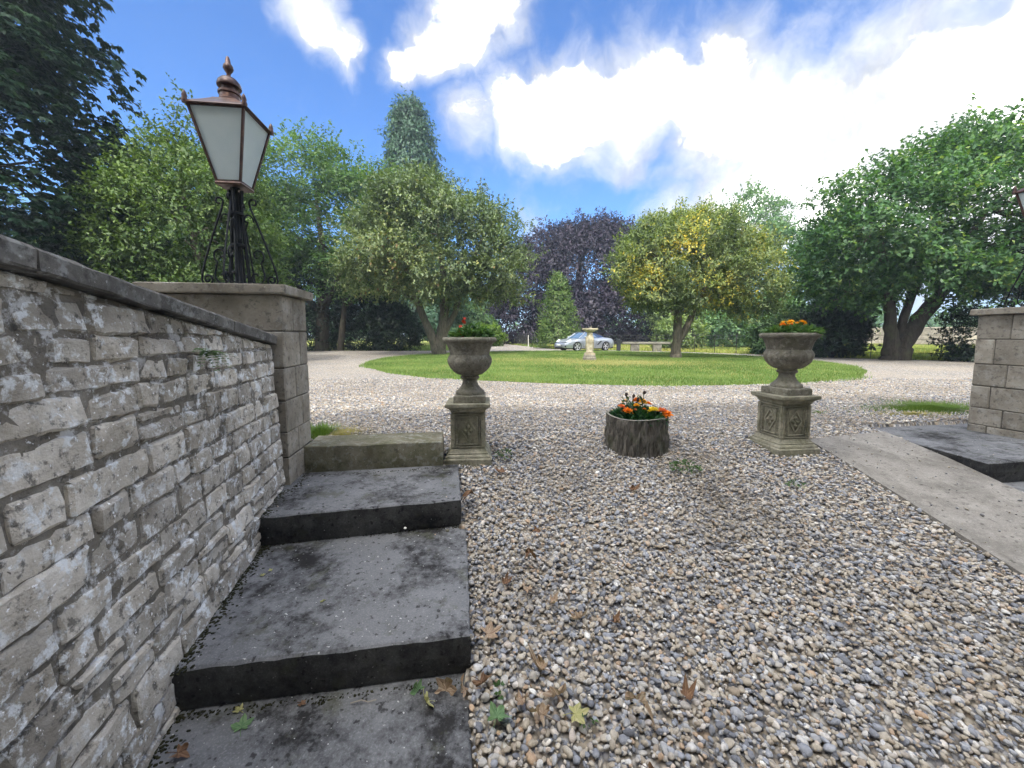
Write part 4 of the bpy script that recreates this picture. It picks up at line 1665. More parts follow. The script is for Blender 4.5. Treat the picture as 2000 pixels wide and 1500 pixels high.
def tree(name, label, cat, loc, lobes, stems, leafm, barkm='bark', seed=1, ncl=900, ntw=3, nl=6, tl=.5, ll=.14, lw=.08, group=None, zmin=None,
         up=.25, droop=0.0, lo=.55, rough=.22, tint_c=.5, pal=None, patchf=None, nbr=14, points=None, spread=.8, flat=.5, power=.5, tint_sd=.16, cl_sd=.14, extra=None, fill=.28, bough=.30):
    """stems: list of polylines [(x,y,z,r),...] in local coordinates"""
    r = np.random.default_rng(seed)
    pr = random.Random(seed)
    t = thing(name, label, cat, loc, 0, group)
    if points is not None:
        P, O = points(r)
    else:
        P, O = crown_points(lobes, ncl, r, lo=lo, zmin=zmin, rough=rough, power=power, fill=fill, bough=bough)
    if extra is not None:
        P2, O2 = extra(r)
        P = np.concatenate([P, P2])
        O = np.concatenate([O, O2])
    if pal:
        Q, tint, SN = palmate(P, O, r, pal[0], pal[1], ll, lw, tint_c)
    else:
        Q, tint, SN = sprays(P, O, r, ntw, nl, tl, ll, lw, up, droop, spread, flat, tint_c, tint_sd=tint_sd, cl_sd=cl_sd, patchf=patchf)
    c = link('crown', leaf_mesh('crown', Q, tint, M[leafm], SN), t)
    c['kind'] = 'stuff'
    if stems:
        b = MB()
        tips = []
        for s in stems:
            pts = [Vector(p[:3]) for p in s]
            rad = [p[3] for p in s]
            # refine
            pp, rd = [], []
            for i in range(len(pts)-1):
                for q in range(5):
                    u = q/5
                    p = pts[i].lerp(pts[i+1], u)
                    pp.append(p+Vector((pr.uniform(-1, 1), pr.uniform(-1, 1), 0))*rad[i]*.10)
                    rd.append((rad[i]+(rad[i+1]-rad[i])*u)*pr.uniform(.94, 1.08))
            pp.append(pts[-1]); rd.append(rad[-1])
            b.tube(pp, rd, 12)
            tips.append((pts[-1], rad[-1]))
            if len(pts) > 2:
                tips.append((pts[-2], rad[-2]*.7))
        for q in range(nbr):
            j = r.integers(len(P))
            e = Vector(P[j])
            tp = min(tips, key=lambda T_: (T_[0]-e).length)
            pts = limb(b, tp[0], tp[0].lerp(e, .93), tp[1]*.55, .018, pr, .15, 7, 6)
            for z_ in range(2):
                k = r.integers(len(P), size=40)
                k = min(k, key=lambda kk: (Vector(P[kk])-pts[4]).length)
                limb(b, pts[4], Vector(P[k]), tp[1]*.22, .010, pr, .12, 5, 5)
        tr = b.build('trunk', M[barkm], t)
        smooth_by_angle(tr, 60)
    return t


NLEAF = {}

# ---- trees round the drive
# A: tall dark horse chestnut, far left
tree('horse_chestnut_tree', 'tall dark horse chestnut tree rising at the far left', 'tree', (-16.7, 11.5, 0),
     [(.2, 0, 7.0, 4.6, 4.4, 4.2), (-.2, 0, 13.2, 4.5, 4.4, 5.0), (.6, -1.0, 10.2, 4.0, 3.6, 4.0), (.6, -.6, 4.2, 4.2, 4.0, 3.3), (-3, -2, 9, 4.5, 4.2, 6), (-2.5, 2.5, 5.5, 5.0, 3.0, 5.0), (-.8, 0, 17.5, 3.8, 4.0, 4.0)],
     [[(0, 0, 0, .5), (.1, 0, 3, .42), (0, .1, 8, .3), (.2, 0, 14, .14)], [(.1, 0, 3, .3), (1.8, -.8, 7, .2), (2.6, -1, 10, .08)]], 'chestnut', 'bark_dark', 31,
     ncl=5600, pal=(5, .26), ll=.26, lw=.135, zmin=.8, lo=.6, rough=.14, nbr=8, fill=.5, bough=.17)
# B: light broadleaf behind the wall
tree('broadleaf_tree', 'light green small leaved tree behind the rubble wall and lantern', 'tree', (-10.7, 13.6, 0),
     [(-.1, 0, 4.1, 2.3, 2.6, 2.7), (-1.2, .2, 4.3, 1.9, 2.4, 2.3), (-.4, 0, 6.0, 1.6, 2.0, 1.4), (-1.9, .2, 2.7, 1.7, 2, 1.8), (-.4, -.4, 1.9, 2.2, 2.2, 1.7)],
     [[(0, .2, 0, .24), (0, .2, 1.6, .2), (-.4, .1, 4.5, .1)], [(0, .2, .8, .16), (1.2, .4, 2.8, .08)], [(0, .2, .8, .16), (-1.8, .2, 3.6, .08)]], 'laurel', 'bark', 32,
     ncl=3300, ntw=3, nl=9, tl=.5, ll=.115, lw=.066, zmin=.3, up=.3, lo=.68, rough=.35, nbr=20, bough=.22,
     extra=lambda r: (np.concatenate([np.array([x0, 0, z0])+np.linspace(0, 1, 9)[:, None]*np.array([dx_, 0, 1.5])+r.normal(0, .10, (9, 3)) for (x0, z0, dx_) in ((-1.6, 6.6, .15), (-1.0, 7.2, .3), (.3, 6.8, .3), (-2.2, 5.8, -.1), (1.2, 5.6, .5), (-.4, 7.4, .1))]), np.tile(np.array([[.1, 0, 1.0]]), (54, 1))))
# C: mid green tree right of the lantern, hanging over the dark hedge
fresh_t = tree('broadleaf_tree', 'large fresh green tree between the lantern and the holly', 'tree', (-13.6, 27.5, 0),
     [(0, 0, 10.5, 5.2, 4.8, 4.2), (3.0, -.8, 8.2, 3.9, 3.6, 3.6), (-4.5, 0, 10.5, 5.0, 4.5, 4.6), (-.5, -1.5, 13.4, 3.8, 3.5, 2.6), (2.6, -1.0, 12.0, 3.0, 3.0, 2.3), (4.3, -1.2, 6.3, 2.2, 2.2, 1.6), (-6, -1.0, 7.0, 4.0, 3.6, 2.4)],
     [[(0, 0, 0, .45), (.2, 0, 4, .36), (.3, 0, 9, .2), (0, 0, 13, .08)], [(.2, 0, 3.5, .28), (2.5, -.6, 8, .12)], [(.1, 0, 3, .28), (-3.5, 0, 8.5, .12)], [(1.6, -.8, 0, .22), (2.0, -1, 3.5, .16), (2.6, -1, 7, .08)]], 'green', 'bark_dark', 33,
     ncl=3600, ntw=3, nl=8, tl=.8, ll=.21, lw=.12, zmin=3.2, lo=.66, rough=.32, nbr=18,
     extra=lambda r: (np.concatenate([np.array([x0, -1, z0])+np.linspace(0, 1, 8)[:, None]*np.array([dx_, 0, 2.4])+r.normal(0, .18, (8, 3)) for (x0, z0, dx_) in ((-3, 14, .3), (-1, 15.2, .2), (1.0, 14.8, .4), (3.0, 13.2, .9), (4.3, 12.2, 1.0))]), np.tile(np.array([[.1, 0, 1.0]]), (40, 1))))
fresh_t.scale = (1.06, 1, .83)
# holly on the lawn
HB = (-4.0, 20.6, 0)
tree('holly_tree', 'grey green holly tree with forked trunk on the lawn edge', 'tree', HB,
     [(.1, 0, 5.8, 3.7, 3.6, 2.9), (-2.4, 0, 5.6, 2.2, 2.6, 2.2), (2.6, 0, 5.2, 2.1, 2.6, 2.2), (-.8, -.4, 7.5, 2.1, 2.2, 1.6), (-2.5, -1.2, 4.1, 1.9, 2.0, 1.1), (3.2, -.6, 3.9, 1.7, 2.0, 1.1), (.4, -1.4, 4.3, 2.3, 1.8, 1.3), (1.7, -.3, 6.7, 1.7, 1.9, 1.5)],
     [[(.05, 0, -.1, .40), (.12, 0, .5, .34), (.35, 0, 1.6, .27), (.45, .1, 3.4, .2), (.2, 0, 6.2, .09)], [(.0, -.05, .2, .28), (-.35, -.1, 1.2, .21), (-1.0, -.2, 2.8, .16), (-1.8, -.2, 5.2, .07)], [(.3, 0, 1.0, .18), (.95, 0, 2.2, .15), (1.5, .1, 4.0, .12), (2.4, 0, 6.0, .06)]],
     'holly', 'bark', 34, ncl=3700, ntw=3, nl=8, tl=.45, ll=.14, lw=.085, zmin=2.5, lo=.62, rough=.34, nbr=26,
     patchf=lambda P: .36+.26*np.clip((4.9-P[:, 2])/2.2, -.4, 1)+.5*(fbm(P, .45, 3, 3)-.5)+.2*np.exp(-((P[:, 0]+1.6)**2+(P[:, 2]-5.6)**2)/3),  # paler leaf tint low down and at left paints sunlight onto the crown
     extra=lambda r: (np.concatenate([np.array([x0, 0, z0])+np.linspace(0, 1, 7)[:, None]*np.array([dx_, 0, 1.0])+r.normal(0, .1, (7, 3)) for (x0, z0, dx_) in ((3.0, 6.6, .6), (3.8, 5.6, .6), (2.2, 7.6, .4), (-1.4, 8.4, .0), (.3, 8.2, .3), (4.0, 4.8, .5))]), np.tile(np.array([[.2, 0, 1.0]]), (42, 1))))


# tall cypress
def cone_pts(h, rb, z0, nn, pw=.8, top=.35):
    def f(r):
        z_ = z0+(h-z0)*r.uniform(0, 1, nn)**1.05
        u = (z_-z0)/(h-z0)
        rad = (rb*(1-u)**pw+top*(1-u*.6))*r.uniform(.72, 1.05, nn)
        a_ = r.uniform(0, 2*PI, nn)
        rad = rad*(1+.16*np.sin(a_*3+u*9)+.10*np.sin(a_*5+u*23))
        P = np.stack([rad*np.cos(a_), rad*np.sin(a_), z_], -1)
        O = unit(np.stack([np.cos(a_), np.sin(a_), np.full(nn, .15)], -1))
        return P, O
    return f


tree('cypress_tree', 'tall dark conical cypress behind the holly tree', 'tree', (-10.4, 41, 0), None, [[(0, 0, 0, .5), (0, 0, 12, .3), (0, 0, 25, .05)]], 'conifer', 'bark_dark', 35,
     points=cone_pts(24.6, 4.2, 2.0, 2600, .62, .5), ntw=3, nl=7, tl=.9, ll=.28, lw=.14, droop=.55, nbr=0)
# copper beech
tree('copper_beech_tree', 'broad purple leaved copper beech behind the parked car', 'tree', (8.6, 50, 0),
     [(0, 0, 9.0, 7.0, 6.5, 6.4), (-5.6, 0, 6.5, 4.6, 5, 5.0), (3.2, 0, 10, 5.0, 5, 5.6), (-3, 0, 11.5, 4.2, 4, 3.6), (8, -1, 3.6, 6.2, 4, 3.2), (-7.6, -1, 3.2, 3.4, 3.6, 3.4), (1.0, -3, 4.2, 7, 4, 4.2), (13, -1, 2.8, 4.5, 3, 2.4)],
     [[(0, 0, 0, .8), (0, 0, 5, .6), (0, 0, 12, .2)]], 'copper', 'bark_dark', 36, ncl=6200, ntw=3, nl=7, tl=.95, ll=.32, lw=.19, zmin=.0, droop=.25, lo=.78, rough=.22, nbr=10)
# small conical evergreen by the car
tree('small_conifer', 'small pointed bright green conifer behind the car bonnet', 'tree', (3.75, 31.5, 0), None, [[(0, 0, 0, .14), (0, 0, 2.5, .09), (0, 0, 5, .02)]], 'yew', 'bark', 37,
     points=cone_pts(5.7, 1.55, .25, 700, .75, .12), ntw=3, nl=7, tl=.42, ll=.15, lw=.075, up=.4, nbr=0)
# gold tinged tree on the lawn
GB = (7.05, 16.5, 0.03)
gold_t = tree('golden_holly_tree', 'round crowned tree with golden yellow leaf patches on the lawn', 'tree', GB,
     [(.2, 0, 4.15, 2.5, 2.4, 2.0), (-1.6, -.2, 3.9, 1.5, 1.8, 1.45), (2.6, 0, 3.9, 1.8, 1.9, 1.6), (1.2, 0, 5.2, 1.9, 1.8, 1.15), (-.6, .2, 5.3, 1.4, 1.5, 1.0), (3.3, 0, 3.1, 1.3, 1.5, 1.2), (-1.5, -.4, 2.9, 1.1, 1.2, .75), (.7, -.9, 2.95, 1.5, 1.2, .75)],
     [[(0, 0, -.1, .30), (0, 0, .25, .23), (.02, 0, 1.2, .19), (.05, 0, 2.3, .16), (-.6, 0, 4.0, .07)], [(.08, 0, .75, .16), (.42, 0, 1.35, .15), (.80, 0, 2.2, .13), (1.6, 0, 3.9, .06)]],
     'gold', 'bark', 38, ncl=3700, ntw=3, nl=8, tl=.33, ll=.105, lw=.062, zmin=1.75, lo=.62, rough=.32, nbr=26,
     patchf=lambda P: .33+.36*np.clip(fbm(P, .8, 3, 8)*2.6-1.25, -.35, 1)+.55*np.exp(-((P[:, 0]+.75)**2/.55+(P[:, 2]-4.5)**2/.45))+.35*np.exp(-((P[:, 0]+1.7)**2/.3+(P[:, 2]-3.3)**2/.3))+.4*np.exp(-((P[:, 0]-1.0)**2/.2+(P[:, 2]-3.0)**2/.2)),
     extra=lambda r: (np.concatenate([np.array([x0, 0, z0])+np.linspace(0, 1, 7)[:, None]*np.array([dx_, 0, .7])+r.normal(0, .08, (7, 3)) for (x0, z0, dx_) in ((-1.2, 5.6, .1), (-.2, 6, .2), (.9, 6, .1), (-2.2, 4.8, -.3))]), np.tile(np.array([[0, 0, 1.0]]), (28, 1))))
gold_t.scale = (.92, .92, .96)
# tall trees behind
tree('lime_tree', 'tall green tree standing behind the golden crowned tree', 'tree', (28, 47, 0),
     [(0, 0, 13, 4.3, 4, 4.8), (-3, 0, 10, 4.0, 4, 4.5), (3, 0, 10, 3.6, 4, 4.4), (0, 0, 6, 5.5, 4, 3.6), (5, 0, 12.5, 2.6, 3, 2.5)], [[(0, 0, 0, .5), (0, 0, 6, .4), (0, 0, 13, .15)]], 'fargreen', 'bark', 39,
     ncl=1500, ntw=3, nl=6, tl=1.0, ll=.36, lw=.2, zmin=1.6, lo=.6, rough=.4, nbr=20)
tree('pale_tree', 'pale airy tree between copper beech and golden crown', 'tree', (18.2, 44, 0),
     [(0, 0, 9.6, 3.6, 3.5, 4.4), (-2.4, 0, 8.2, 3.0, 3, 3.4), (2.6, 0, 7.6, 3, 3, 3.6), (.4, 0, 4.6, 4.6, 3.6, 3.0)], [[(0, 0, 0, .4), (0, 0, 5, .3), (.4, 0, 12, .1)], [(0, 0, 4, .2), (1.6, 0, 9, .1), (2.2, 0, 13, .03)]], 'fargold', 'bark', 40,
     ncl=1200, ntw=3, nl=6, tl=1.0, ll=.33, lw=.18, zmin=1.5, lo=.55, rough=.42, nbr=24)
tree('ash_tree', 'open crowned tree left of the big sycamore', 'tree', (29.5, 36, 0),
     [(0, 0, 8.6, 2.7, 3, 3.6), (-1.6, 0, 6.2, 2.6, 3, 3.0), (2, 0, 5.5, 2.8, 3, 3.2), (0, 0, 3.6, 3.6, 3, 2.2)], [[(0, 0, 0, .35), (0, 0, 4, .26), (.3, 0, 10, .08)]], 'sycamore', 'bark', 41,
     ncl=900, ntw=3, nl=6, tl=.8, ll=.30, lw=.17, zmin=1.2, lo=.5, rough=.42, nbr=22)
# big sycamore, right
tree('sycamore_tree', 'big spreading sycamore with thick forked trunk by the fence', 'tree', (16.3, 16.3, 0),
     [(2.2, 0, 5.9, 4.4, 4.0, 3.0), (-1.2, -.4, 5.0, 2.9, 3.0, 2.4), (5.6, 0, 6.4, 3.9, 3.6, 3.2), (3.6, -.3, 7.9, 2.6, 2.6, 1.7), (-2.3, -.2, 3.9, 1.9, 2.2, 1.5), (7.5, -1.0, 4.6, 3.4, 3.2, 2.8), (1.6, -1.6, 4.0, 2.6, 1.8, 1.1), (9.5, -.5, 7.2, 3.4, 3, 3.0)],
     [[(-.22, 0, -.1, .36), (-.22, 0, .5, .28), (-.35, 0, 1.6, .20), (-.5, .1, 3.2, .16), (-1.2, 0, 5.5, .07)], [(.10, 0, -.1, .40), (.22, 0, .6, .33), (.85, 0, 1.7, .27), (1.8, 0, 3.0, .22), (3.2, 0, 6.2, .10)], [(.1, .1, .4, .20), (.30, .1, 1.8, .15), (.9, .1, 4.0, .12), (1.4, 0, 6.4, .06)]],
     'sycamore', 'bark_dark', 42, ncl=5400, ntw=3, nl=8, tl=.45, ll=.15, lw=.105, zmin=1.9, lo=.62, rough=.36, nbr=30, cl_sd=.18,
     extra=lambda r: (np.concatenate([np.array([x0, -.3, z0])+np.linspace(0, 1, 8)[:, None]*np.array([dx_, 0, dz_])+r.normal(0, .11, (8, 3)) for (x0, z0, dx_, dz_) in ((1.6, 7.6, .2, 1.4), (2.9, 8.4, .5, 1.2), (4.2, 8.8, .7, 1.2), (5.8, 8.8, .5, .8), (-.7, 7.0, -.2, .9), (-2.6, 5.6, -1.1, .5), (.4, 7.6, -.2, .9), (-3.2, 4.8, -.5, .7))]), np.tile(np.array([[0, 0, 1.0]]), (64, 1))))

# ---- shrubs and hedges
def shrub(name, label, loc, lobes, leafm, seed, ncl, ll, lw, tl, cat='shrub', group=None, lo=.7, **kw):
    stems = [[(0, 0, -.1, .06), (.05, 0, .6, .045), (.1, 0, 1.2, .02)], [(.1, 0, -.1, .05), (-.2, 0, .9, .02)]]
    return tree(name, label, cat, loc, lobes, stems, leafm, 'bark_dark', seed, ncl=ncl, ntw=3, nl=7, tl=tl, ll=ll, lw=lw, lo=lo, zmin=0.0, nbr=3, group=group, **kw)


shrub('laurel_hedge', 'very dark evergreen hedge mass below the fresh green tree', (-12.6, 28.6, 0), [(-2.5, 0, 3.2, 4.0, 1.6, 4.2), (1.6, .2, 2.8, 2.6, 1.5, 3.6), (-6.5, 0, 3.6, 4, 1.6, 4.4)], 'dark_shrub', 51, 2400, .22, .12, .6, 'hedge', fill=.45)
shrub('shrubbery', 'dark shrubbery beneath the horse chestnut at the left edge', (-20.5, 14.8, 0), [(0, 0, 2.6, 4.5, 2.2, 3.6), (4.5, .6, 2.2, 3.4, 2.0, 3.0), (-3, 0, 4.5, 4, 2.4, 4.0)], 'chestnut', 63, 1900, .22, .11, .5, fill=.5)
shrub('laurel_shrub', 'rounded dark laurel shrub left of the holly trunk', (-8.6, 27.4, 0), [(0, 0, 1.5, 1.7, 1.3, 1.9), (1.0, 0, 1.2, 1.2, 1.2, 1.5), (-1.3, 0, 1.3, 1.4, 1.2, 1.6)], 'dark_shrub', 52, 800, .17, .09, .4, tint_c=.75)
shrub('hedge', 'tall green clipped hedge seen beyond the left urn', (-4.6, 44, 0), [(0, 0, 2.0, 1.9, 1.2, 2.6), (-2.2, 0, 2.2, 1.8, 1.2, 2.6), (1.4, 0, 1.4, 1.2, 1.0, 1.8)], 'shrub', 53, 900, .28, .14, .6, 'hedge')
shrub('bright_shrub', 'low bright lime green shrub beside the lane', (-2.1, 38, 0), [(0, 0, .9, 1.0, .9, 1.1), (-.7, 0, .6, .7, .7, .7)], 'bright_shrub', 54, 420, .2, .1, .35)
shrub('shrub', 'leafy green shrub under the open crowned tree', (14.9, 21.6, 0), [(0, 0, 1.2, 1.5, 1.1, 1.5), (.9, 0, .9, 1.0, 1, 1.1)], 'shrub', 55, 700, .17, .095, .35)
shrub('shrub', 'dense dark shrub left of the big sycamore trunk', (15.5, 18.6, 0), [(0, 0, 1.2, 1.25, 1.0, 1.5), (-.6, .2, .8, .9, .9, 1.0), (.3, 0, 1.8, .8, .8, .9)], 'dark_shrub', 56, 850, .17, .11, .35, tint_c=.7)
shrub('yew_hedge', 'dark conical yew between sycamore trunk and right pier', (18.3, 14.9, 0), [(.2, 0, 1.6, 1.15, 1.0, 2.2), (1.4, 0, 1.8, 1.4, 1.0, 2.6), (2.8, 0, 2.2, 1.6, 1.2, 3.0)], 'dark_shrub', 57, 1500, .14, .06, .3)
shrub('shrub', 'pale green shrub behind the fence beside the golden tree trunk', (13.2, 30, 0), [(0, 0, 1.0, 1.6, 1.2, 1.5), (-1.2, 0, .8, 1.0, 1, 1.0)], 'fargold', 58, 450, .22, .12, .4)
shrub('shrub', 'broad green shrub at the meadow edge behind the golden tree', (21, 33, 0), [(0, 0, 1.8, 2.6, 1.6, 2.4), (-2.6, 0, 1.4, 1.8, 1.4, 1.8), (2.4, 0, 1.8, 2.0, 1.4, 2.3)], 'fargreen', 59, 900, .28, .15, .55)
# woodland that closes the view beyond the meadow: reads as one mass
r9 = np.random.default_rng(90)
lob = []
for k in range(64):
    x = -75+k*4.0+r9.uniform(-1.5, 1.5)
    if -9 < x < 1:
        continue
    yy = 88+r9.uniform(-8, 16)+max(0, -x)*.1
    hgt = r9.uniform(6, 11)*(1.35 if x < -9 else .62)
    lob.append((x, yy, hgt*.5, r9.uniform(3.5, 5.5), 3.5, hgt*.52))
P, O = crown_points(lob, 9000, r9, lo=.75, rough=.3)
Q, tint, SN = sprays(P, O, r9, 2, 4, 1.6, .75, .45, tint_c=.4)
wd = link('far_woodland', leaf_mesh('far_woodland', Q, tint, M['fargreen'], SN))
tag(wd, 'far belt of woodland closing the view beyond the meadow', 'woodland', kind='stuff')
# second bank of trees behind the left hedge
tree('broadleaf_tree', 'shaded tree standing behind the lantern tree on the left', 'tree', (-24, 33, 0),
     [(0, 0, 9, 6, 5, 6), (5, 0, 7, 5, 4, 5), (-7, 0, 8, 6, 5, 6), (0, -1, 4, 7, 4, 4)], [[(0, 0, 0, .5), (0, 0, 5, .4), (0, 0, 12, .1)]], 'green', 'bark_dark', 61, ncl=1300, ntw=3, nl=6, tl=1.1, ll=.38, lw=.22, zmin=.2, lo=.66, nbr=6)
tree('broadleaf_tree', 'green tree seen through the gap beside the lane', 'tree', (-7.5, 56, 0),
     [(0, 0, 6, 4.5, 4, 4), (-4, 0, 6, 5, 4, 5), (1.5, 0, 3.5, 3, 3, 3)], [[(0, 0, 0, .4), (0, 0, 3, .3), (0, 0, 8, .1)]], 'green', 'bark_dark', 62, ncl=700, ntw=3, nl=6, tl=1.1, ll=.42, lw=.24, zmin=.2, lo=.66, nbr=6)


# ------------------------------------------------------------------ fences, far wall
def along(poly, step):
    out = []
    carry = 0
    for (a, b_) in zip(poly[:-1], poly[1:]):
        a, b_ = Vector(a), Vector(b_)
        L = (b_-a).length
        d = carry
        while d < L:
            out.append(a.lerp(b_, d/L))
            d += step
        carry = d-L
    return out


fence = thing('estate_fence', 'thin iron estate fence with five rails along the meadow', 'fence', (0, 0, 0))
FP = [(7.9, 28.0), (11.3, 25.6), (14.4, 21.9), (16.0, 18.6), (19.2, 17.4), (26, 14.6)]
pm = MB().box(-.018, .018, -.006, .006, -.2, 1.10, ch=.002).mesh('post', M['fence_iron'])
for p in along(FP, 1.25):
    link('post', pm, fence, (p.x, p.y, 0), (0, 0, random.uniform(-.2, .2)))
for k, zz in enumerate((.22, .42, .62, .83, 1.04)):
    MB().tube([(x, y, zz+random.uniform(-.008, .008)) for x, y in FP], .0085 if k < 4 else .011, 5).build('rail', M['fence_iron'], fence)
fence2 = thing('hurdle_fence', 'dark vertical bar railing beside the lane left of car', 'fence', (0, 0, 0))
FP2 = [(.45, 48), (1.55, 39), (3.0, 32.4), (5.4, 30.2), (8.0, 28.2)]
pm = MB().tube([(0, 0, -.2), (0, 0, 1.12)], .011, 5).mesh('bar', M['fence_iron'])
pk = along(FP2, .28)
for p in pk:
    link('bar', pm, fence2, (p.x, p.y, 0))
for zz in (.15, 1.02):
    MB().tube([(x, y, zz) for x, y in FP2], .013, 5).build('rail', M['fence_iron'], fence2)
b = thing('marker_post', 'short white painted post beside the lane railing', 'post', (1.6, 37.8, 0))
MB().sq([(.035, -.1), (.035, 1.0), (.028, 1.03)]).build('shaft', M['white_paint'], b)
MB().sq([(.03, 1.0301), (.040, 1.035), (.040, 1.06), (.012, 1.09)]).build('cap', M['white_paint'], b)
wl = thing('garden_wall', 'distant pale stone wall beyond the meadow', 'wall', (54, 52, 0), R(-38))
for k in range(6):
    for j in range(3):
        MB().box(-9+k*3+(.6 if j % 2 else 0), -6.02+k*3+(.6 if j % 2 else 0), -.2, .2, -.1+j*.7, .59+j*.7, ch=.02).build('block', M['far_wall'], wl)
MB().box(-9.2, 10, -.28, .28, 2.0, 2.16, ch=.03).build('coping', M['far_wall'], wl)

# ------------------------------------------------------------------ bench, bollard, sundial
bn = thing('stone_bench', 'backless grey stone bench on two block supports by fence', 'bench', (9.05, 26.0, 0), R(-8))
MB().box(-1.55, 1.55, -.22, .22, .47, .60, ch=.015, jit=.004).build('seat', M['bench'], bn)
for sx_ in (-1, 1):
    MB().box(sx_*.72-.27, sx_*.72+.27, -.17, .17, -.05, .47, ch=.015, jit=.004).build('support', M['bench'], bn)
bo = thing('bollard', 'dark square bollard between car and stone bench', 'bollard', (7.2, 26.0, 0), R(5))
MB().sq([(.10, -.1), (.10, .66), (.085, .69)]).build('shaft', M['bollard'], bo)
MB().sq([(.11, .6901), (.125, .70), (.125, .73), (.05, .78)]).build('cap', M['bollard'], bo)

sd = thing('sundial', 'lichen yellow stone baluster sundial in the middle of lawn', 'sundial', (2.98, 14.75, float(lawn_z(2.98, 14.75))), R(10))
b = MB()
b.lathe([(.27, -.05), (.27, .10), (.24, .12), (.24, .19), (.21, .21)], 8)
b.build('plinth', M['sundial_base'], sd)
MB().sq([(.165, .205), (.165, .26), (.15, .275)]).build('shaft_foot', M['sundial'], sd)
b = MB()
V, F = [], []
prof = [(.125, .27), (.150, .30), (.130, .34), (.135, .40), (.155, .52), (.150, .66), (.165, .76), (.140, .88), (.105, .96), (.12, .99), (.115, 1.02), (.10, 1.05)]
n = 40
for j, (r_, z_) in enumerate(prof):
    for i in range(n):
        a = 2*PI*i/n
        f_ = 1+(.10*math.sin(a*6+z_*9)+.05*math.sin(a*11-z_*17))*(1 if 3 <= j <= 7 else .15)
        V.append((r_*f_*math.cos(a), r_*f_*math.sin(a), z_))
for j in range(len(prof)-1):
    for i in range(n):
        F.append((j*n+i, j*n+(i+1) % n, (j+1)*n+(i+1) % n, (j+1)*n+i))
b.add(V, F)
smooth_by_angle(b.build('shaft', M['sundial'], sd), 50)
b = MB()
b.lathe([(.10, 1.048), (.16, 1.09), (.20, 1.11), (.20, 1.13)], 24).sq([(.19, 1.1301), (.22, 1.15), (.23, 1.16), (.23, 1.20), (.22, 1.21)])
b.build('top_plate', M['sundial'], sd)
MB().add([(-.09, -.003, 1.21), (.07, -.003, 1.21), (.07, -.003, 1.30), (-.09, .003, 1.21), (.07, .003, 1.21), (.07, .003, 1.30)], [(0, 1, 2), (5, 4, 3), (0, 3, 4, 1), (1, 4, 5, 2), (2, 5, 3, 0)]).build('gnomon', M['bench'], sd)


# ------------------------------------------------------------------ car
def interp(tab, x):
    return float(np.interp(x, [p[0] for p in tab], [p[1] for p in tab]))


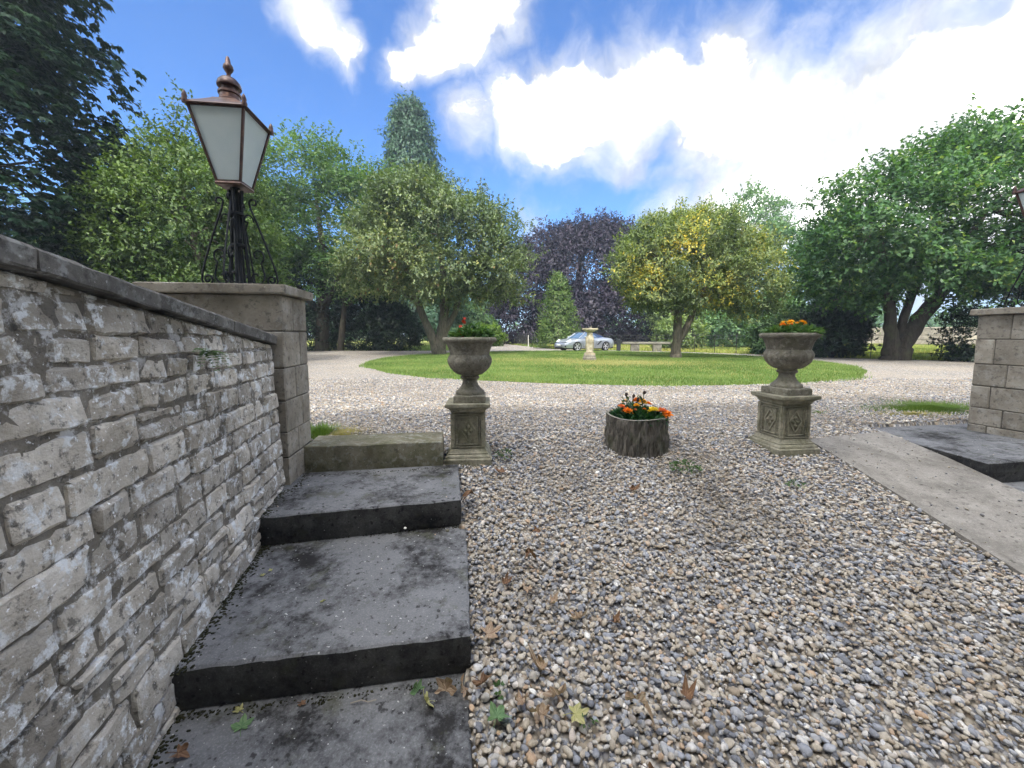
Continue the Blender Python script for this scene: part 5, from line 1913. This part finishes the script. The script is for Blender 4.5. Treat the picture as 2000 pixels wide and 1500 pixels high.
def build_car(loc, rotz):
    t = thing('parked_car', 'silver two seat convertible car with blue soft top parked by drive', 'car', loc, rotz)
    # x: rear -2.16 .. nose 2.16, y: left +, z up
    HW = [(-2.16, .55), (-2.08, .70), (-1.9, .82), (-1.5, .895), (-1.0, .90), (-.3, .865), (.5, .865), (1.1, .885), (1.45, .88), (1.8, .80), (2.0, .70), (2.12, .56), (2.16, .40)]
    ZT = [(-2.16, .60), (-2.08, .74), (-1.9, .84), (-1.5, .91), (-1.1, .93), (-.6, .90), (.2, .865), (.7, .86), (1.1, .835), (1.5, .765), (1.8, .67), (2.0, .57), (2.12, .48), (2.16, .43)]
    ZS = [(-2.16, .55), (-2.0, .70), (-1.6, .83), (-1.2, .85), (-.6, .80), (.2, .78), (.8, .80), (1.25, .80), (1.6, .73), (1.85, .62), (2.05, .50), (2.16, .40)]
    ZB = [(-2.16, .34), (-2.0, .25), (-1.7, .20), (0, .17), (1.7, .19), (2.0, .20), (2.16, .27)]
    WX, WR = (-1.205, 1.21), .345
    xs = sorted(set(np.round(np.concatenate([np.linspace(-2.16, 2.16, 56), [wx+d for wx in WX for d in (-.345, -.33, -.28, -.2, -.1, 0, .1, .2, .28, .33, .345)]]), 4)))
    V, F = [], []
    K = 15
    for x in xs:
        hw, zt, zs, zb = interp(HW, x), interp(ZT, x), interp(ZS, x), interp(ZB, x)
        zs = min(zs, zt-.01)
        arch = 0
        for wx in WX:
            if abs(x-wx) < WR:
                arch = max(arch, .31+math.sqrt(WR*WR-(x-wx)**2))
        low = max(zb, arch)
        side = [(hw*.86, zb if not arch else min(low, zs-.06)), (hw*.955, max(zb+.03, low) if arch else zb+.03), (hw*.985, max(zb+.16, low)), (hw, max(.5*(zs+zb), low)), (hw*.985, max(zs-.10, low+.005)), (hw*.94, max(zs, low+.01)), (hw*.80, zt-.015)]
        ring = [(y, z_) for y, z_ in side]+[(0, zt+.012)]+[(-y, z_) for y, z_ in side[::-1]]
        for (y, z_) in ring:
            V.append((x, y, z_))
    for i in range(len(xs)-1):
        for k in range(K-1):
            F.append((i*K+k, i*K+k+1, (i+1)*K+k+1, (i+1)*K+k))
    F.append(tuple(range(K)))
    e = (len(xs)-1)*K
    F.append(tuple(e+k for k in range(K))[::-1])
    b = MB().add(V, [f[::-1] for f in F])
    smooth_by_angle(b.build('body', M['car_paint'], t), 42)
    MB().box(-2.0, 2.0, -.66, .66, .15, .60).build('underbody', M['car_black'], t)
    # wheels
    for wx in WX:
        for s in (1, -1):
            wh = bpy.data.objects.new('wheel', None)
            COL.objects.link(wh)
            wh.parent = t
            wh.location = (wx, s*.765, .315)
            wh.rotation_euler = (-PI/2*s, 0, 0)          # local z points outwards
            b = MB()
            b.lathe([(.20, -.10), (.29, -.11), (.315, -.08), (.318, 0), (.315, .08), (.30, .105), (.245, .112), (.238, .09)], 32, cap=False)
            smooth_by_angle(b.build('tyre', M['tyre'], wh), 40)
            b = MB()
            b.lathe([(.242, .085), (.242, .108), (.225, .105), (.215, .04)], 32, cap=False)
            for k in range(5):
                a = k*2*PI/5+.3
                c_, s_ = math.cos(a), math.sin(a)
                q = []
                for (r_, wd_, zz) in ((.03, .030, .075), (.13, .030, .085), (.23, .052, .10)):
                    for e_ in (-1, 1):
                        q.append((r_*c_-e_*wd_*s_, r_*s_+e_*wd_*c_, zz))
                q2 = [(x, y, z_-.03) for x, y, z_ in q]
                b.add(q+q2, [(0, 2, 3, 1), (2, 4, 5, 3), (0, 6, 8, 2), (2, 8, 10, 4), (1, 3, 9, 7), (3, 5, 11, 9)])
            b.lathe([(.05, .05), (.05, .088), (.03, .095), (.001, .095)], 16, cap=False)
            b.build('rim', M['alloy'], wh)
            b = MB()
            b.lathe([(.21, .02), (.001, .02)], 24, cap=False)
            b.build('hub_shadow_plate', M['car_black'], wh)
    # cabin: windscreen, side glass, soft top
    b = MB()
    b.add([(.98, -.60, .845), (.98, .60, .845), (.36, .50, 1.235), (.36, -.50, 1.235), (1.08, 0, .850), (.44, 0, 1.262)],
          [(0, 4, 5, 3), (4, 1, 2, 5)])
    b.build('windscreen', M['car_glass'], t)
    b = MB()
    b.tube([(1.0, -.66, .83), (.36, -.53, 1.245), (.43, -.2, 1.275), (.43, .2, 1.275), (.36, .53, 1.245), (1.0, .66, .83)], .026, 6)
    b.build('windscreen_frame', M['car_paint'], t)
    for s in (1, -1):
        q = [(.95, s*.70, .84), (.36, s*.545, 1.22), (-.25, s*.55, 1.20), (-.62, s*.66, .90)]
        q2 = [(x, y-s*.012, z_) for x, y, z_ in q]
        fs = [(0, 1, 2, 3), (7, 6, 5, 4), (0, 4, 5, 1), (1, 5, 6, 2), (2, 6, 7, 3), (3, 7, 4, 0)]
        MB().add(q+q2, fs if s < 0 else [f[::-1] for f in fs]).build('side_window', M['car_glass'], t)
    V, F = [], []
    st_ = [(.40, .53, 1.25), (.0, .56, 1.285), (-.4, .565, 1.255), (-.75, .56, 1.16), (-1.10, .55, 1.02), (-1.35, .52, .92)]
    for (x, hw, zt) in st_:
        lo_ = 1.20 if x > -.3 else max(.88, 1.20-(-.3-x)*1.0)
        lo_ = min(lo_, zt-.02)
        for (y, z_) in ((hw*1.02, lo_), (hw*.95, (lo_+zt)/2+.03), (hw*.72, zt-.01), (0, zt+.015), (-hw*.72, zt-.01), (-hw*.95, (lo_+zt)/2+.03), (-hw*1.02, lo_)):
            V.append((x, y, z_))
    for i in range(len(st_)-1):
        for k in range(6):
            F.append((i*7+k, i*7+k+1, (i+1)*7+k+1, (i+1)*7+k))
    smooth_by_angle(MB().add(V, F).build('soft_top', M['hood_cloth'], t), 50)
    # rear quarter panel between hood and body
    for s in (1, -1):
        q = [(-.25, s*.57, 1.20), (-.62, s*.67, .89), (-1.3, s*.60, .90), (-1.0, s*.56, 1.03), (-.6, s*.57, 1.15)]
        MB().add(q, [(0, 1, 2, 3, 4) if s < 0 else (4, 3, 2, 1, 0)]).build('quarter_cloth', M['hood_cloth'], t)
        # head lamp
        V_ = IV2*np.array([.22, .105, .075])
        hl = link('headlight', mesh_from_np('headlight', V_, IF2, M['lamp_lens'], True), t, (1.76, s*.615, .665), (0, .50, -s*.42))
        # side air intake, door handle, mirror, door joints
        q = [(-.52, s*.885, .42), (-.40, s*.882, .42), (-.70, s*.893, .68), (-.84, s*.895, .68)]
        q2 = [(x, y+s*.012, z_) for x, y, z_ in q]
        fs = [(0, 1, 2, 3), (7, 6, 5, 4), (0, 4, 5, 1), (1, 5, 6, 2), (2, 6, 7, 3), (3, 7, 4, 0)]
        MB().add(q+q2, fs).build('side_intake', M['car_black'], t)
        dr_ = MB()
        dr_.tube([(.78, s*.868, .79), (.80, s*.888, .6), (.74, s*.876, .30), (.2, s*.868, .25), (-.30, s*.870, .28), (-.36, s*.878, .6), (-.42, s*.855, .80)], .006, 4)
        dr_.build('door_gap', M['car_black'], t)
        MB().box(-.30, -.12, s*.862-.012, s*.862+.012, .70, .725, ch=.005).build('door_handle', M['car_paint'], t)
        mv = IV2*np.array([.07, .11, .065])
        link('wing_mirror', mesh_from_np('wing_mirror', mv, IF2, M['car_paint'], True), t, (.66, s*.97, .93))
        tv = IV2*np.array([.05, .16, .07])
        link('tail_light', mesh_from_np('tail_light', tv, IF2, M['tail'], True), t, (-2.02, s*.60, .67), (0, 0, -s*.6))
        MB().box(1.93, 2.06, s*.50-.17, s*.50+.17, .27, .40, ch=.02).build('bumper_intake', M['car_black'], t)
    MB().box(2.115, 2.165, -.26, .26, .36, .46, ch=.006).build('number_plate', M['plate'], t)
    MB().box(2.02, 2.135, -.34, .34, .225, .33, ch=.02).build('front_grille', M['car_black'], t)
    return t


# nose to the left and a little towards the camera
build_car((5.05, 26.9, -.015), PI+R(27))

# ------------------------------------------------------------------ log planter and flowers
PLC = Vector((1.225, 3.72, 0))
plz = gzs(3.5)+.0
pt_ = thing('log_planter', 'round bark covered log planter full of marigolds on gravel', 'planter', (PLC.x, PLC.y, plz), .4)
n = 120
V, F = [], []
lev = [-.06, 0, .05, .10, .15, .20, .25, .30, .335]
ridge = np.random.default_rng(5)
for j, z_ in enumerate(lev):
    for i in range(n):
        a = 2*PI*i/n
        p = np.array([[math.cos(a)*7, math.sin(a)*7, z_*5]])
        rg = abs(fbm(p, 1.4, 3, 2)[0]-.5)*2
        rg2 = abs(vnoise(np.array([[math.cos(a)*16, math.sin(a)*16, z_*8]]), 1, 9)[0]-.5)
        r_ = .296+.022*(1-z_/.335)-.034*(1-min(1, rg*3.2))-.016*rg2+(.010*math.sin(a*2+1))
        zz = z_+(.006*math.sin(a*3) if j == len(lev)-1 else 0)
        V.append((r_*math.cos(a), r_*math.sin(a), zz))
for j in range(len(lev)-1):
    for i in range(n):
        F.append((j*n+i, j*n+(i+1) % n, (j+1)*n+(i+1) % n, (j+1)*n+i))
b = MB().add(V, F)
smooth_by_angle(b.build('bark_shell', M['log'], pt_), 55)
b = MB()
V, F = [], []
for i in range(n):
    a = 2*PI*i/n
    k = (len(lev)-1)*n+i
    r_o = math.hypot(MB().v[0][0], 0) if False else .272
    zz = .335+.006*math.sin(a*3)
    V += [(.287*math.cos(a), .287*math.sin(a), zz+.002), (.268*math.cos(a), .268*math.sin(a), zz+.004), (.262*math.cos(a), .262*math.sin(a), .24)]
for i in range(n):
    j = (i+1) % n
    F += [(i*3, j*3, j*3+1, i*3+1), (i*3+1, j*3+1, j*3+2, i*3+2)]
b.add(V, F).build('rim', M['bench'], pt_)
MB().lathe([(.268, .255), (.15, .275), (.001, .28)], 30, cap=False).build('soil', M['soil'], pt_)


def flower_head(m, parent, loc, r_, seed, tilt=.3, layers=4):
    rr_ = np.random.default_rng(seed)
    Q = []
    for l in range(layers):
        k = 13-2*l
        el = [.05, .35, .7, 1.1, 1.35][l]
        for i in range(k):
            a = 2*PI*(i+rr_.uniform(-.3, .3))/k+l*.4
            e_ = el+rr_.uniform(-.15, .15)
            d = np.array([math.cos(a)*math.cos(e_), math.sin(a)*math.cos(e_), math.sin(e_)*.75])
            up_ = np.array([-math.cos(a)*math.sin(e_), -math.sin(a)*math.sin(e_), math.cos(e_)])+rr_.normal(0, .2, 3)
            Q.append(leaf_quads(np.array([d*r_*.12]), d[None]+rr_.normal(0, .06, (1, 3)), up_[None], r_*rr_.uniform(.85, 1.1)*(1-.08*l), r_*.62, .15)[0])
    Q = np.array(Q)
    V = Q.reshape(-1, 3)
    me = mesh_from_np('flower', V, np.arange(len(V)).reshape(-1, 4), m)
    return link('flower', me, parent, loc, (rr_.uniform(-tilt, tilt), rr_.uniform(-tilt, tilt), rr_.uniform(0, 6)))


def bedding(name, label, cat, loc, rad, h, nl, ll, lw, leafm, seed, dome=.5, ctr=(0, 0), group=None, tint_c=.5, ex=1.0):
    t = thing(name, label, cat, loc, 0, group)
    r = np.random.default_rng(seed)
    a = r.uniform(0, 2*PI, nl)
    q = np.sqrt(r.uniform(0, 1, nl))
    x = ctr[0]+rad*ex*q*np.cos(a)
    y = ctr[1]+rad*q*np.sin(a)
    z_ = h*(1-dome*q**2)*r.uniform(.15, 1, nl)**.6
    P = np.stack([x, y, z_], -1)
    ax = unit(np.stack([np.cos(a)*q, np.sin(a)*q, np.full(nl, .35)], -1)+r.normal(0, .55, (nl, 3)))
    nm = unit(r.normal(0, .5, (nl, 3))+np.array([0, 0, 1]))
    s = r.uniform(.7, 1.25, nl)
    Q = leaf_quads(P, ax, nm, ll*s, lw*s)
    f = link('foliage', leaf_mesh('foliage', Q, np.clip(tint_c+r.normal(0, .25, nl), 0, 1), M[leafm]), t)
    f['kind'] = 'stuff'
    return t


mg = bedding('marigold_plants', 'orange and yellow marigolds growing in the log planter', 'flowers', (PLC.x, PLC.y, plz+.27), .235, .115, 1500, .07, .022, 'marigold_leaf', 71, .55, (.015, 0))
FH = [(-.165, -.06, .125, .034, 'coral'), (-.125, -.12, .095, .040, 'orange'), (.01, .05, .175, .030, 'orange'), (-.015, -.03, .135, .026, 'amber'), (.06, .02, .165, .036, 'amber'), (.115, -.12, .10, .046, 'yellow'),
      (.215, -.075, .085, .044, 'coral'), (.245, -.12, .065, .044, 'orange'), (-.05, -.09, .10, .020, 'coral'), (.03, .13, .15, .03, 'orange'), (-.09, .1, .15, .028, 'amber'), (.14, .09, .13, .03, 'orange'), (.06, -.04, .10, .018, 'orange')]
b = MB()
for i, (x, y, z_, r_, m_) in enumerate(FH):
    flower_head(M[m_], mg, (x, y, z_+.025), r_*1.3, 200+i)
    b.tube([(x*.8, y*.8, 0), (x*.95, y*.95, z_*.6), (x, y, z_)], .0032, 4)
SH = [(-.10, .03, .245), (.07, .02, .265), (-.02, .06, .225), (.0, -.02, .20)]
for (x, y, z_) in SH:
    b.tube([(x*.5, y*.5, 0), (x*.9, y, z_*.6), (x, y, z_)], .0034, 4)
b.build('stem', M['stem'], mg)
for (x, y, z_) in SH:
    q = MB()
    q.lathe([(.004, -.005), (.012, .004), (.016, .016), (.012, .027), (.015, .032), (.004, .030)], 9)
    q.build('seed_head', M['seedhead'], mg, loc=(x, y, z_), rot=(random.uniform(-.4, .4), random.uniform(-.4, .4), 0))
# broad leaves among the tall stems
r = np.random.default_rng(77)
k = 46
P = np.stack([r.uniform(-.15, .10, k), r.uniform(-.06, .10, k), r.uniform(.10, .21, k)], -1)
Q = leaf_quads(P, unit(r.normal(0, 1, (k, 3))+np.array([0, 0, .3])), unit(r.normal(0, .5, (k, 3))+np.array([0, 0, 1])), r.uniform(.05, .085, k), r.uniform(.025, .04, k))
f = link('tall_foliage', leaf_mesh('tall_foliage', Q, r.uniform(0, .8, k), M['marigold_leaf']), mg)
f['kind'] = 'stuff'

uz = zr+.637*PZ+.455*UZ
of = bedding('marigold_plants', 'bright orange flowers growing in the right urn', 'flowers', (PR_[0]+.01, PR_[1], uz), .20, .10, 900, .065, .024, 'shrub', 72, .6, (.02, 0), tint_c=.35)
for i, (x, y, r_) in enumerate(((-.10, -.06, .034), (-.075, -.02, .030), (-.045, -.07, .036), (-.01, -.03, .033), (.005, -.075, .026), (.085, -.05, .036), (.115, -.01, .026), (.10, .04, .03), (-.02, .06, .03))):
    flower_head(M['amber' if i % 3 else 'orange'], of, (x, y, .105+.012*(i % 3)), r_, 300+i, .5)
rf = bedding('flowering_plant', 'leafy plant with upright red flower spikes in left urn', 'flowers', (PL[0]+.015, PL[1], zl+.637*PZ+.455*UZ), .17, .13, 420, .07, .038, 'shrub', 73, .5, (.02, 0.02), tint_c=.3)
for i, (x, y, h) in enumerate(((-.05, -.02, .20), (-.075, -.05, .13), (-.06, -.03, .08), (.03, .05, .16))):
    b = MB()
    b.tube([(x*.7, y*.7, 0), (x*.9, y, h*.6), (x, y, h)], .003, 4)
    b.build('stem', M['stem'], rf)
    for q in range(5 if i != 3 else 0):
        flower_head(M['red'], rf, (x+random.uniform(-.012, .012), y+random.uniform(-.012, .012), h-.012*q), .015, 400+i*9+q, .9, 2)


# ------------------------------------------------------------------ weeds, fern, fallen leaves
def weed(label, x, y, rad, h, n, seed, name='weed', z=None, m='weed', ll=.035, lw=.014):
    return bedding(name, label, 'weed', (x, y, (gzs(y) if z is None else z)+.005), rad, h, n, ll, lw, m, seed, .6)


weed('feathery green weed in gravel right of the log planter', 1.47, 3.18, .12, .10, 150, 81)
weed('thin weed in gravel beside the left pedestal', -.07, 3.40, .07, .10, 50, 82)
weed('tiny green weed in gravel near the bottom of picture', .285, 1.36, .03, .035, 22, 83, ll=.022)
weed('low weed in gravel by the lowest visible step', -.045, 1.46, .03, .025, 16, 84, ll=.02)
weed('small green weed near the right pedestal foot', 2.25, 2.95, .06, .04, 24, 85)
fn = thing('wall_fern', 'small green fern sprouting from the upper rubble wall', 'fern', (-1.395, 1.762, .925), 0)
fn.scale = (1.5, 1.5, 1.5)
r = np.random.default_rng(88)
Qs = []
for k in range(9):
    d0 = unit(np.array([[.55, -.25, r.uniform(-.5, .9)]])+r.normal(0, .45, (1, 3)))[0]
    L = r.uniform(.045, .085)
    for q in range(7):
        t_ = (q+1)/7
        p = d0*L*t_+np.array([0, 0, -.035*t_*t_])
        for s in (-1, 1):
            sd_ = unit(np.cross(d0, [0, 0, 1.0]))
            Qs.append(leaf_quads(p[None], (sd_*s+d0*.5)[None], np.array([[.3, -.2, 1.0]]), .020*(1.15-t_*.7), .009, .1)[0])
Qs = np.array(Qs)
link('fronds', leaf_mesh('fronds', Qs, r.uniform(.2, 1, len(Qs)), M['weed']), fn)['kind'] = 'stuff'


def lobed_leaf(seed, size, curl):
    """a sycamore leaf: five pointed lobes, curled"""
    r = random.Random(seed)
    tips = [(-2.15, .62), (-1.05, .92), (0, 1.05), (1.05, .92), (2.15, .62)]
    out = []
    for i, (a, l) in enumerate(tips):
        l *= r.uniform(.88, 1.1)
        out.append((a-.30, l*.70)); out.append((a-.13, l*.86)); out.append((a, l)); out.append((a+.14, l*.85)); out.append((a+.31, l*.69))
        if i < 4:
            out.append(((a+tips[i+1][0])/2, .50*r.uniform(.85, 1.15)))
    out.append((PI, .10))
    V = [(0, 0, 0)]
    ax = r.uniform(0, PI)
    k1, k2 = curl*r.uniform(.6, 1.3), curl*r.uniform(.2, .9)*r.choice([-1, 1])
    mid = []
    for fr in (.5, 1.0):
        for (a, l) in out:
            x, y = math.sin(a)*l*size*fr, math.cos(a)*l*size*fr
            u = x*math.cos(ax)+y*math.sin(ax)
            v = -x*math.sin(ax)+y*math.cos(ax)
            # bend round an axis
            if abs(k1) > 1e-3:
                rad = size/k1
                u2, z_ = rad*math.sin(u/rad), rad*(1-math.cos(u/rad))
            else:
                u2, z_ = u, 0
            z_ += k2*v*v/size*.5+r.uniform(-.05, .05)*size*fr
            V.append((u2*math.cos(ax)-v*math.sin(ax), u2*math.sin(ax)+v*math.cos(ax), z_))
    m = len(out)
    F = []
    for i in range(m):
        j = (i+1) % m
        F.append((0, 1+j, 1+i))
        F.append((1+i, 1+j, 1+m+j, 1+m+i))
    zmin = min(p[2] for p in V)
    V = [(x, y, z_-zmin) for x, y, z_ in V]
    me = bpy.data.meshes.new('blade')
    me.from_pydata(V, [], F)
    a_ = me.attributes.new('tint', 'FLOAT', 'FACE')
    a_.data.foreach_set('value', np.array([min(1, max(0, .5+r.gauss(0, .2))) for _ in F], np.float32))
    me.update()
    # stalk
    b = MB()
    b.tube([(0, 0, -zmin), (.02*size, -.4*size, -zmin+.06*size), (.10*size, -.85*size, -zmin+.02*size)], max(.0012, size*.018), 4)
    return me, b


def fallen(label, x, y, z, size, curl, m, seed, rz=None, tilt=(0, 0)):
    t = thing('fallen_leaf', label, 'leaf', (x, y, z), 0, 'fallen leaves')
    r = random.Random(seed)
    t.rotation_euler = (tilt[0], tilt[1], rz if rz is not None else r.uniform(0, 6.28))
    me, b = lobed_leaf(seed, size, curl)
    me.materials.append(M[m])
    link('blade', me, t)
    b.build('stalk', M[m], t)
    return t


def G(x, y):
    return gzs(y)+.020


LEAVES = [
    # pixel-measured spots on the gravel: label, x, y, size, curl, colour
    ('flat brown sycamore leaf on gravel beside the third step edge', -.112, 1.690, .055, .9, 'dry_leaf'),
    ('brown leaf curled against the edge of the third step', -.128, 1.475, .050, 2.2, 'rust_leaf'),
    ('tan rolled up leaf standing on gravel, centre foreground', .178, 1.43, .058, 2.6, 'dry_leaf'),
    ('brown cupped leaf lying just behind the rolled tan leaf', .128, 1.53, .050, 2.0, 'dry_leaf'),
    ('curled tan leaf left of the rolled leaf on gravel', .04, 1.41, .050, 1.9, 'dry_leaf'),
    ('crumpled pinkish brown leaf near the pale yellow leaf', .115, 1.33, .060, 2.3, 'dry_leaf'),
    ('pale yellow sycamore leaf lying flat on the foreground gravel', .245, 1.36, .050, .6, 'pale_leaf'),
    ('large tan folded leaf right of the pale yellow leaf', .475, 1.34, .060, 2.0, 'dry_leaf'),
    ('brown leaf lying lengthwise on gravel, middle distance', .32, 1.77, .055, 2.0, 'dry_leaf'),
    ('small rust brown leaf right of the middle distance leaf', .50, 1.75, .040, 2.0, 'rust_leaf'),
    ('small beige leaf on gravel above the middle distance leaf', .205, 1.86, .045, 1.6, 'dry_leaf'),
    ('light tan leaf on gravel near the second step', .085, 1.93, .042, 1.4, 'dry_leaf'),
    ('dark brown leaf on gravel close to the slab edge', -.03, 1.98, .042, 1.8, 'rust_leaf'),
    ('reddish leaf stem cluster on gravel right of second step', .10, 2.12, .050, 2.2, 'rust_leaf'),
    ('rust brown leaf stuck beside the second step corner', -.30, 2.72, .065, 2.0, 'rust_leaf'),
    ('orange brown leaf lying before the left pedestal', -.085, 3.12, .055, 1.4, 'rust_leaf'),
    ('rusty leaf on gravel below the log planter', .93, 2.86, .050, 1.5, 'rust_leaf'),
    ('dark brown leaf on gravel far right foreground', .70, 1.42, .045, 2.0, 'rust_leaf'),
    ('grey green faded leaf on gravel beside the third step foot', -.055, 1.34, .050, 1.4, 'green_leaf'),
    ('brown leaf fragment near the bottom right of gravel', .46, 1.16, .040, 1.8, 'rust_leaf'),
    ('dark leaf fragment on gravel beyond the third step', .15, 2.35, .035, 1.6, 'rust_leaf'),
]
for i, (lb, x, y, s, cu, m_) in enumerate(LEAVES):
    fallen(lb, x, y, G(x, y)+.014, s*1.2, cu*(1.5 if m_ != 'pale_leaf' else 1.0), m_, 500+i)
STEP_LEAVES = [
    ('upright dried brown leaf leaning at the third step corner', -.275, 1.49, -.478, .085, 2.3, 'dry_leaf', (.9, .2)),
    ('dried brown leaf right of the upright leaf on the step', -.215, 1.46, -.478, .075, 2.0, 'dry_leaf', (.5, .5)),
    ('pale withered leaf left of the upright leaf on the step', -.345, 1.44, -.478, .065, 1.8, 'pale_leaf', (.5, -.4)),
    ('pale green leaf leaning against the third riser', -.395, 1.49, -.478, .060, 1.2, 'green_leaf', (.8, -.2)),
    ('fresh green ivy shaped leaf lying on the lowest visible step', -1.025, 1.335, -.477, .060, .4, 'green_leaf', (0, 0)),
    ('small olive leaf beside the green leaf on the lowest step', -1.08, 1.40, -.477, .035, .8, 'pale_leaf', (0, 0)),
    ('rusty curled leaf in the corner below the wall', -1.175, 1.235, -.477, .055, 1.8, 'rust_leaf', (0, .2)),
    ('orange brown scrap of leaf on the lowest step', -.85, 1.43, -.477, .028, 1.0, 'rust_leaf', (0, 0)),
    ('tiny yellow leaf on the third step beside the wall', -1.34, 2.03, -.297, .020, .6, 'pale_leaf', (0, 0)),
    ('small pale leaf on the third step near the wall', -1.36, 1.99, -.297, .026, .8, 'pale_leaf', (0, 0)),
    ('whitish crumpled scrap in the middle of third step', -.925, 1.78, -.297, .022, 2.0, 'pale_leaf', (0, .3)),
]
for i, (lb, x, y, z_, s, cu, m_, tl_) in enumerate(STEP_LEAVES):
    fallen(lb, x, y, z_, s*.8, cu, m_, 600+i, None, tl_)
for i, (x, y, a, L, lb) in enumerate(((.62, 1.38, 2.5, .09, 'pale bare twig on gravel beside the large tan leaf'), (.02, 1.22, 1.2, .08, 'thin white twig on gravel near the lowest step'), (.72, 1.22, -.9, .13, 'grey twig on gravel at the bottom right'), (-.60, 1.43, .1, .10, 'thin twig lying on the lowest visible step'))):
    z_ = G(x, y) if i < 3 else -.474
    tw = thing('twig', lb, 'twig', (x, y, z_+.002), a)
    MB().tube([(-L/2, 0, 0), (-.1*L, .006, .004), (.2*L, -.004, .003), (L/2, .005, .001)], .0022, 5).build('stick', M['twig'], tw)
# snail shell-like white pebble on the second riser, loose pebbles on the slabs
for i, (x, y, z_, s, lb) in enumerate(((-.70, 2.42, -.255, .010, 'white spot of bird dropping sized pebble lodged on second riser'), (-.43, 2.46, -.292, .014, 'loose pebble lying on the third step by its corner'))):
    o = link('loose_pebble', mesh_from_np('loose_pebble', IV2*np.array([s, s*.8, s*.7]), IF2, M['white_paint'] if i == 0 else M['bench'], True), None, (x, y, z_))
    tag(o, ['small white pebble stuck on the dark second riser', 'loose grey pebble lying on the third step'][i], 'pebble')
# ------------------------------------------------------------------ thin haze volume added to stand in for the lens flare veil
hm, ht_ = mat('flare_veil')
hv = ht_.n('ShaderNodeVolumePrincipled', {'Color': (.72, .84, 1.0, 1), 'Density': .0014, 'Anisotropy': .3})
ht_.n('ShaderNodeOutputMaterial', {'Volume': hv})
hb_ = MB().box(-950, 950, -350, 1450, -3, 34).build('haze', hm)
hb_['kind'] = 'stuff'
# ------------------------------------------------------------------ moss along the joints of steps and wall
mr = np.random.default_rng(99)
mv, mf = [], []
M['moss'] = plain('dark_moss', (.030, .030, .016), .95, .1, var=.6, scale=40, bump=.6)
cnt = 0


def moss_at(x, y, z_, s_):
    global cnt
    V_ = IV1*np.array([s_*mr.uniform(.8, 1.8), s_*mr.uniform(.8, 1.8), s_*mr.uniform(.25, .5)])*(1+mr.normal(0, .15, (len(IV1), 1)))
    mv.append(V_+np.array([x, y, z_]))
    mf.append(IF1+cnt)
    cnt += len(IV1)


for (poly, zt, *_), dens in zip(SLABS_L[1:4], (240, 620, 460)):
    fl, fr_, br, bl = [np.array(p) for p in poly]
    for q in range(dens):              # against the wall
        u = mr.uniform(0, 1)
        y = fl[1]+(bl[1]-fl[1])*u
        x = -1.70+.255*(2.78-y)+.02+abs(mr.normal(0, .03))
        if zt > -.2 and y > 2.7:
            x += .06
        moss_at(x, y, zt, mr.uniform(.002, .0065))
    for q in range(dens//2):           # at the foot of the riser behind
        u = mr.uniform(0, 1)**1.6
        p = bl+(br-bl)*u
        d = np.array([-.15, -.98])*(.075+abs(mr.normal(0, .02)))
        moss_at(p[0]+d[0], p[1]+d[1], zt, mr.uniform(.002, .006))
mo = link('moss', mesh_from_np('moss', np.concatenate(mv), np.concatenate(mf), M['moss'], True))
tag(mo, 'dark moss clumps in the joints of steps and wall', 'moss', kind='stuff')
tot = sum(len(o.data.polygons) for o in scene.objects if o.type == 'MESH')
print('objects', len(scene.objects), 'polys', tot)
